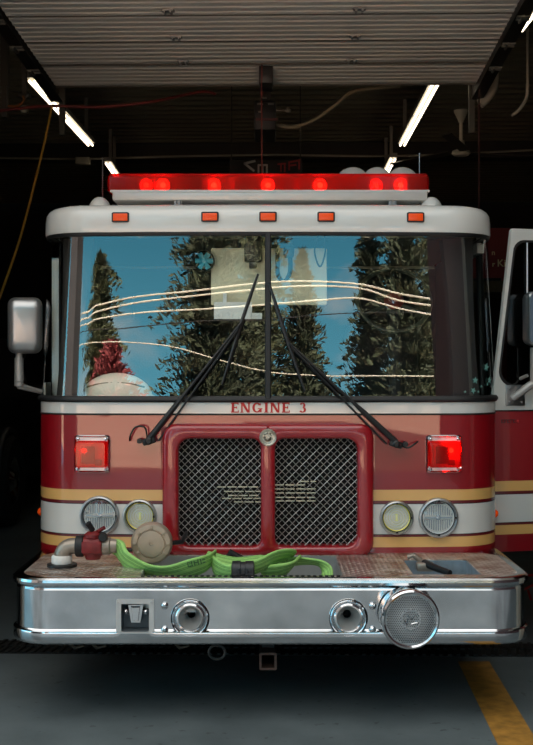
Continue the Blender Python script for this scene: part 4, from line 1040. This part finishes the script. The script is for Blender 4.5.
# ceiling fan
fq = P(461, 112, 8.0); s_ = F/(8-CY)
CF = empty('ceiling_fan', fq, 'white ceiling fan hanging in the dark at upper right', 'ceiling fan')
M_FAN = mat('fan_white', (232,228,212), .5)
def zl(m, prof, n=24):
    m.rings([[(r_*math.cos(2*PI*k/n), r_*math.sin(2*PI*k/n), z) for k in range(n)] for r_, z in prof], cap0=True, cap1=True)
m = MB(); zl(m, [(.02,ZC-fq.z+.04),(.09,ZC-fq.z+.0),(.09,.0),(.045,-.09),(.03,-.13)]); m.build('canopy', M_FAN, CF)
m = MB(); zl(m, [(.022,0),(.022,-.42)]); m.build('downrod', M_FAN, CF)
m = MB(); zl(m, [(.04,-.36),(.05,-.42),(.055,-.47),(.11,-.49),(.12,-.52),(.09,-.55),(.03,-.56)]); m.build('motor', M_FAN, CF)
for k in range(3):
    m = MB(); m.box(.1,1.15,-.06,.06,-.515,-.505, M=Matrix.Rotation(R(8+120*k),4,'Z') @ Matrix.Rotation(R(8),4,'X')); m.build('blade', mat('fan_blade_grey', (70,68,60), .5), CF)
# horn-like ducts at right
for px, py, lab in ((491, 88, 'curved grey pipe end hanging beside the right door track'), (523, 100, 'thin curved grey bracket near the upper right edge under the ceiling')):
    q = P(px, py, 3.9); m = MB(); pts = [q+Vector((-.10,0,-.14)), q+Vector((-.03,0,-.08)), q+Vector((.03,0,.02)), q+Vector((.04,0,.14))]
    m.tube(smoothpts(pts, 5), [.045]*5+[.04]*5+[.03]*6 if px < 500 else .015, 12); m.tube([q+Vector((.04,0,.12)), q+Vector((.04,0,ZC-q.z))], .012)
    tag(m.build('duct' if px < 500 else 'bracket', mat('duct_grey', (190,184,168), .5, .1)), lab, 'duct' if px < 500 else 'bracket')
m = MB(); m.tube([P(479,105,3.6), P(479,330,3.6)], .010, 6); q = P(479,105,3.6); m.tube([q, (q.x, q.y, ZC)], .006, 6); tag(m.build('cord', mat('dark_red_cord', (64,24,20), .7)), 'dark red cord hanging down to the right of the fire engine roof', 'cord')
# banner behind light bar
q = P(265, 168, 6.0); s_ = F/(6-CY)
BN = empty('banner', q, 'dark banner with partly hidden white and red letters behind the light bar', 'banner')
m = MB(); m.box(-.38,.40,0,.02,-.25,.09); m.build('cloth', mat('banner_black', (16,15,15), .8), BN)
m = MB()
def stroke(m, pts, w, S, ox, oz, y=-.006):
    for (a, b) in zip(pts, pts[1:]):
        a = Vector((a[0], 0, a[1])); b = Vector((b[0], 0, b[1])); d = (b-a).normalized(); n_ = Vector((-d.z,0,d.x))*w/2
        vs = [a-n_-d*w*.3, b-n_+d*w*.3, b+n_+d*w*.3, a+n_-d*w*.3]; vs = [Vector((ox+v.x*S, y, oz+v.z*S)) for v in vs]
        m.add(vs + [v+Vector((0,.004,0)) for v in vs], [(0,1,2,3),(4,7,6,5),(0,4,5,1),(1,5,6,2),(2,6,7,3),(3,7,4,0)])
stroke(m, [(1,1),(0,.75),(.9,.05)], .22, .11, -.22, -.035); stroke(m, [(0,0),(0,.9),(1,.9),(1,0)], .22, .09, -.07, -.05); stroke(m, [(.5,.9),(.5,0)], .2, .09, -.07, -.05)
m.build('white_letters', mat('banner_white', (150,150,145), .7), BN, smooth=False)
m = MB(); stroke(m, [(0,1),(1,1.1)], .2, .08, .14, -.04); stroke(m, [(.4,1),(.4,0)], .2, .08, .14,-.04); stroke(m, [(.9,1),(.9,0)], .2, .08, .14,-.04)
stroke(m, [(1,1.1),(0,.9),(0,0)], .2, .09, .26, -.02); stroke(m, [(0,.5),(.8,.6)], .2, .09, .26,-.02); stroke(m, [(1.2,1.2),(1.2,.1)], .2, .09, .26, -.02)
m.build('red_letters', mat('banner_red', (130,18,22), .7), BN, smooth=False)
m = MB(); m.tube([(-.36,.01,.09),(-.36,.01,ZC-q.z)], .006, 5); m.tube([(.38,.01,.09),(.38,.01,ZC-q.z)], .006, 5); m.build('hanging_wire', M_DARK, BN)
# red sign board seen through the cab
q = P(478, 262, 6.5); s_ = F/(6.5-CY)
SG = empty('sign_board', (q.x, 6.5, 0), 'dark red sign board with cream words behind the right side of the cab', 'sign')
m = MB(); za = P(0,228,6.5).z; zb_ = P(0,278,6.5).z; m.box(-.55,.36,0,.03,zb_,za); m.box(-.5,-.44,.03,.08,0,za); m.box(.28,.33,.03,.08,0,za); m.build('board', mat('sign_red', (116,26,24), .6), SG, smooth=False)
def text_mesh(body, h, x, z, name, parent, material, y=-.006):
    cu = bpy.data.curves.new(name, 'FONT'); cu.body = body; cu.size = h/.70; cu.extrude = .002; cu.offset = h*.02
    t = bpy.data.objects.new(name+'_tmp', cu); COL.objects.link(t)
    dg = bpy.context.evaluated_depsgraph_get(); me = bpy.data.meshes.new_from_object(t.evaluated_get(dg)); bpy.data.objects.remove(t); bpy.data.curves.remove(cu)
    me.transform(Matrix.Translation((x, y, z)) @ Matrix.Rotation(PI/2, 4, 'X')); me.materials.clear(); me.materials.append(material)
    o = bpy.data.objects.new(name, me); COL.objects.link(o); o.parent = parent; return o
M_ST = mat('sign_cream', (220,190,140), .7)
def sx(px): return P(px, 0, 6.5).x - q.x
def sz(py): return P(0, py, 6.5).z
for body, px, py, h in (('W', 458, 254.5, 7), ('n', 491.5, 255, 5), ('y', 456, 268, 5), ('F', 464.5, 268, 7), ('r', 492, 266.5, 5), ('Kit', 497, 266.5, 7)):
    text_mesh(body, h/s_, sx(px), sz(py), 'sign_letter', SG, M_ST)
m = MB(); m.box(sx(456), sx(468), -.01, 0, sz(287), sz(285.8)); m.box(sx(494), sx(504), -.01, 0, sz(287), sz(285.8)); m.box(sx(455), sx(506), 0, .02, sz(292), sz(281)); m.build('lower_strip', mat('strip_olive', (70,58,36), .7), SG, smooth=False)
# red rack low at right behind door
RK = empty('metal_rack', P(533, 600, 1.9), 'red tubular rack standing in the dark at the lower right behind the bumper', 'rack'); ri_ = Matrix.Translation(-P(533,600,1.9))
M_RK = mat('red_tube_rack', (190,16,20), .4)
for pts in ([(521,576),(560,573)], [(523,590),(533,585),(560,592)], [(521,607),(533,610),(560,606)], [(522,622),(560,621)], [(528,590),(531,600)]):
    m = MB(); m.tube([ri_ @ P(a_, b_, 1.9) for a_, b_ in pts], .009, 6); m.build('bar', M_RK, RK)
for px in (545, 560):
    m = MB(); a_ = ri_ @ P(px, 573, 1.9); b_ = Vector((a_.x, 0, -P(533,600,1.9).z)); m.tube([a_, b_], .012, 6); m.build('post', M_RK, RK)
# drain grate across doorway and yellow line
GR = empty('drain_grate', (0,.55,.0), 'black slotted drain grate running across the garage entrance floor', 'drain grate', rz=YAW)
m = MB(); m.box(-4,4,.0,.30,.0,.003); m.build('channel', mat('grate_black', (10,10,10), .9), GR, smooth=False)
m = MB()
for k in range(160): x = -4+k*.05; m.add([(x, 0, .004),(x+.022,0,.004),(x+.042,.14,.004),(x+.02,.14,.004)]+[(x, 0, .012),(x+.022,0,.012),(x+.042,.14,.012),(x+.02,.14,.012)], [(0,1,2,3),(4,5,6,7),(0,1,5,4),(1,2,6,5),(2,3,7,6),(3,0,4,7)]); m.add([(x, .16, .004),(x+.022,.16,.004),(x+.042,.30,.004),(x+.02,.30,.004)]+[(x, .16, .012),(x+.022,.16,.012),(x+.042,.30,.012),(x+.02,.30,.012)], [(0,1,2,3),(4,5,6,7),(0,1,5,4),(1,2,6,5),(2,3,7,6),(3,0,4,7)])
m.box(-4,4,.14,.16,.003,.013); m.build('slats', mat('grate_iron', (34,34,33), .5, .5), GR, smooth=False)
def gp(px, py): s = (py-365)/CH; return ((px-268)/s, F/s+CY)
m = MB(); pts = [gp(458,662), gp(489,662), gp(548,760), gp(505,760)]
m.add([(x,y,.001) for x,y in pts]+[(x,y,.004) for x,y in pts], [(0,1,2,3),(4,5,6,7),(0,1,5,4),(1,2,6,5),(2,3,7,6),(3,0,4,7)])
tag(m.build('yellow_line', mat('worn_yellow_paint', (158,114,46), .6, noise=.35, nscale=14), smooth=False), 'worn yellow floor line at the lower right', 'floor line')

# vehicle in the left bay
PK = empty('parked_truck', (-3.6, 4.6, 0), 'dark truck with chrome wheel hub standing in the unlit bay at far left', 'truck'); 
M_PK = mat('dark_truck_paint', (44,44,50), .3, coat=1)
m = MB(); 
sec = [(-.75,.55),(-.75,1.2),(-.68,1.45),(.72,1.45),(.82,1.2),(.85,.9),(.85,.55)]
m.rings([[(x*k, y, .55+(z-.55)*kz) for x, z in sec] for y, k, kz in ((0,.92,.7),(.1,1,.9),(1.6,1,1),(2.2,1,1),(6,1,1))], cap0=True, cap1=True); m.build('truck_body', M_PK, PK)
m = MB(); m.rings([[(x, y, z) for x, z in ((-.7*k,1.44),(-.6*k,zt2),(.6*k,zt2),(.7*k,1.44))] for y, k, zt2 in ((1.3,1,1.46),(1.9,1,2.0),(3.6,1,2.0),(3.8,1,1.46))], cap0=True, cap1=True); m.build('truck_cab', M_PK, PK)
for x, s in ((.80, 1), (-.70, -1)):
    for y in (1.2, 4.8):
        T = Matrix.Translation((x, y, .48)) @ Matrix.Rotation(s*PI/2, 4, 'Z'); m = MB(); m.lathe([(.25,-.12),(.44,-.13),(.48,-.08),(.48,.08),(.44,.13),(.25,.12),(.25,-.12)], T, 32); wh = m.build('wheel', M_TIRE, PK)
        m = MB(); m.lathe([(.25,.11),(.23,.10),(.17,.06),(.12,.08),(.08,.13),(.0,.14)], T, 28); m.build('hub', M_CHROME, wh)
m = MB(); T = Matrix.Translation((.86, 1.2, .48)) @ Matrix.Rotation(PI/2, 4, 'Z'); m.tube([T @ Vector((.54*math.cos(R(a)), 0, .54*math.sin(R(a)))) for a in range(0,181,10)], .03, 8); m.build('fender', mat('fender_grey', (60,60,62), .4), PK)

# ================================================================= OUTSIDE (seen mirrored in the windshield)
# wires strung across the street
def refl(px, py, dist):
    """world point at distance dist (along -Y) that mirrors into the windshield at this pixel"""
    z = CH - (py-365)/186.5; y = lean(z); 
    for _ in range(4): s = F/(5.95+y); z = CH-(py-365)/s; x = (px-268)/s; y = yface(x)+lean(z)
    n = Vector((2*BOW*x, -1, LEAN/(ZT-ZB))).normalized(); p = Vector((x,y,z)); d = (p-Vector((0,CY,CH))).normalized(); r = d - 2*d.dot(n)*n
    t = (-dist - y)/r.y; return p + r*t
M_PWR = mat('pale_cable', (190,180,160), .6)
wl = [([(75,310),(130,297),(190,291),(250,284),(300,281),(360,284),(400,293),(445,300)], .024, 'upper pale power cable reflected across the windshield'),
      ([(75,316),(130,303),(190,296),(250,290),(300,286),(360,288),(400,300),(445,306)], .024, 'second pale power cable just under the upper one'),
      ([(75,322),(130,313),(200,309),(260,305),(320,300),(360,298),(400,308),(445,316)], .022, 'third pale power cable sagging below the upper pair'),
      ([(120,328),(200,321),(260,320),(330,314),(380,312),(445,312)], .014, 'thin dark service wire below the pale cables'),
      ([(120,341),(170,346),(220,360),(270,372),(330,376)], .014, 'thin pale wire crossing low over the trees')]
for pts, r_, lab in wl:
    wp_ = smoothpts([refl(a_, b_, 20) for a_, b_ in pts], 6)
    wp_ = [wp_[0] + Vector((-1,0,.02))*30] + wp_ + [wp_[-1] + Vector((1,0,.02))*30]
    m = MB(); m.tube(wp_, r_, 6); tag(m.build('power_line', M_PWR if 'dark' not in lab else M_DARK), lab, 'power line', 'power cables over the street')
# trees
M_BARK = mat('tree_bark', (86,66,50), .9)
M_LEAF = mat('conifer_green', (52,56,34), .8, noise=.5, nscale=.8)
M_LEAFB = mat('conifer_olive', (66,68,38), .8, noise=.5, nscale=.8)
M_MAROON = mat('maroon_leaf', (120,44,44), .8, noise=.3)
def conifer(base, H, rad, z0f, leafm, label, seed, top_pow=.75, dens=1.0, droop=.35, shape='cone'):
    rnd = random.Random(seed)
    TR = empty('conifer_tree' if leafm != M_MAROON else 'maple_tree', base, label, 'tree', 'trees across the street' if leafm != M_MAROON else None)
    m = MB(); m.tube([(0,0,0),(.05,.0,H*.5),(0,0,H*.98)], [H*.02,H*.012,.03], 8); m.build('trunk', M_BARK, TR)
    m = MB(); nlev = int(64*dens)
    for i in range(nlev):
        f = z0f+(1-z0f)*i/nlev; z = f*H
        g = (1-(f-z0f)/(1-z0f))
        L0 = rad*(g**top_pow)*(.55+.6*rnd.random()) + .25 if shape == 'cone' else rad*math.sin(min(PI, .25+PI*.9*(1-g)))*(.7+.5*rnd.random())+.2
        nb = rnd.randint(6, 9)
        for b_ in range(nb):
            a = rnd.uniform(0, 2*PI); L = L0*rnd.uniform(.45, 1.2); d = Vector((math.cos(a), math.sin(a), 0)); sd_ = Vector((-d.y, d.x, 0))
            nl = int(L*13)+6
            for k in range(nl):
                t = (k+rnd.random())/nl; pz_ = z - droop*L*t*t + .12*L*t + rnd.uniform(-.12,.12)
                c = d*(L*t) + sd_*rnd.uniform(-.22,.22)*L*(1-t*.5) + Vector((0,0,pz_))
                s_ = rnd.uniform(.16,.40)*(1.1-.4*t); u = (d*.9 + sd_*rnd.uniform(-.9,.9) + Vector((0,0,rnd.uniform(-.3,1.0)))).normalized(); v = u.cross(Vector((rnd.uniform(-1,1), rnd.uniform(-1,1), rnd.uniform(-1,1)))).normalized()
                m.add([c-u*s_, c+v*s_*.26, c+u*s_, c-v*s_*.26], [(0,1,2,3)])
    m.build('foliage', leafm, TR, smooth=False)
def rtree(px, py_top, dist, rad, z0f, leafm, label, seed, **k):
    p = refl(px, py_top, dist); conifer((p.x, p.y, 0), p.z, rad, z0f, leafm, label, seed, **k)
rtree(100, 252, 42, 3.6, .15, M_LEAFB, 'slim tall conifer reflected in the left windshield pane', 1, top_pow=.35, dens=1.5, shape='cone')
rtree(216, 120, 34, 5.6, .2, M_LEAF, 'huge dark conifer reflected left of the windshield divider', 2, dens=1.6)
rtree(256, 90, 40, 5.2, .2, M_LEAFB, 'tallest dark conifer reflected behind the windshield divider', 3, dens=1.6)
rtree(302, 250, 38, 4.0, .2, M_LEAF, 'shorter conifer reflected just right of the divider', 4, dens=1.4)
rtree(368, 190, 36, 3.2, .2, M_LEAF, 'conifer reflected beside the steering wheel on its left', 5, dens=1.3)
rtree(400, 130, 33, 4.2, .2, M_LEAF, 'broad conifer reflected over the steering wheel', 6, dens=1.6)
rtree(434, 120, 37, 4.6, .2, M_LEAFB, 'conifer reflected at the right end of the windshield', 8, dens=1.5)
rtree(112, 342, 30, 1.7, .45, M_MAROON, 'small maroon leaved tree reflected low in the left windshield pane', 7, shape='round', droop=.1)

# ================================================================= LIGHT
w = bpy.data.worlds.new('World'); SC.world = w; w.use_nodes = True; nt = w.node_tree; nt.nodes.clear()
out = nt.nodes.new('ShaderNodeOutputWorld'); bg = nt.nodes.new('ShaderNodeBackground'); nt.links.new(bg.outputs[0], out.inputs[0])
tc = nt.nodes.new('ShaderNodeTexCoord'); sp = nt.nodes.new('ShaderNodeSeparateXYZ'); nt.links.new(tc.outputs['Generated'], sp.inputs[0])
gr = nt.nodes.new('ShaderNodeValToRGB'); nt.links.new(sp.outputs['Z'], gr.inputs['Fac'])
e = gr.color_ramp.elements; e[0].position = 0; e[0].color = (.5,1.3,1.8,1); e[1].position = 1; e[1].color = (.9,1.0,1.1,1)
for p_, c_ in ((.25,(.42,1.45,1.88,1)), (.41,(.17,.78,1.12,1)), (.6,(.6,.8,1.0,1))):
    x_ = gr.color_ramp.elements.new(p_); x_.color = c_
mp = nt.nodes.new('ShaderNodeMapping'); mp.inputs['Scale'].default_value = (1,1,2.4); nt.links.new(tc.outputs['Generated'], mp.inputs['Vector'])
cn = nt.nodes.new('ShaderNodeTexNoise'); cn.inputs['Scale'].default_value = 5; cn.inputs['Detail'].default_value = 8; cn.inputs['Roughness'].default_value=.6; nt.links.new(mp.outputs[0], cn.inputs['Vector'])
cr_ = nt.nodes.new('ShaderNodeValToRGB'); cr_.color_ramp.elements[0].position=.52; cr_.color_ramp.elements[1].position=.78; cr_.color_ramp.elements[0].color=(0,0,0,1); cr_.color_ramp.elements[1].color=(.8,.8,.8,1)
nt.links.new(cn.outputs['Fac'], cr_.inputs['Fac'])
# more cloud cover high up
hi2 = nt.nodes.new('ShaderNodeMapRange'); hi2.inputs['From Min'].default_value=.40; hi2.inputs['From Max'].default_value=.62; hi2.inputs['To Max'].default_value=.85; nt.links.new(sp.outputs['Z'], hi2.inputs['Value'])
ad = nt.nodes.new('ShaderNodeMath'); ad.operation='MAXIMUM'; nt.links.new(cr_.outputs['Color'], ad.inputs[0]); nt.links.new(hi2.outputs[0], ad.inputs[1])
mx = nt.nodes.new('ShaderNodeMix'); mx.data_type='RGBA'; nt.links.new(ad.outputs[0], mx.inputs[0]); nt.links.new(gr.outputs['Color'], mx.inputs[6]); mx.inputs[7].default_value=(1.95,1.88,1.75,1)
nt.links.new(mx.outputs[2], bg.inputs[0]); bg.inputs[1].default_value = 1.0
sun = bpy.data.lights.new('sun', 'SUN'); sun.energy = 32; sun.angle = R(.6); sun.color = (1,.93,.82); so = bpy.data.objects.new('sun', sun); COL.objects.link(so)
so.rotation_euler = Vector((.35, 1.0, .62)).to_track_quat('Z', 'Y').to_euler()

cam = bpy.data.cameras.new('camera'); co_ = bpy.data.objects.new('camera', cam); COL.objects.link(co_); SC.camera = co_
co_.location = (0, CY, CH); co_.rotation_euler = (PI/2, 0, 0)
cam.sensor_fit = 'VERTICAL'; cam.sensor_height = 24*745/533*1.0; cam.lens = F*cam.sensor_height/745
cam.shift_x = -1.5/745; cam.shift_y = -7.5/745; cam.clip_end = 400
SC.view_settings.view_transform = 'Standard'; SC.view_settings.look = 'None'; SC.view_settings.exposure = 0.32; SC.view_settings.gamma = 1
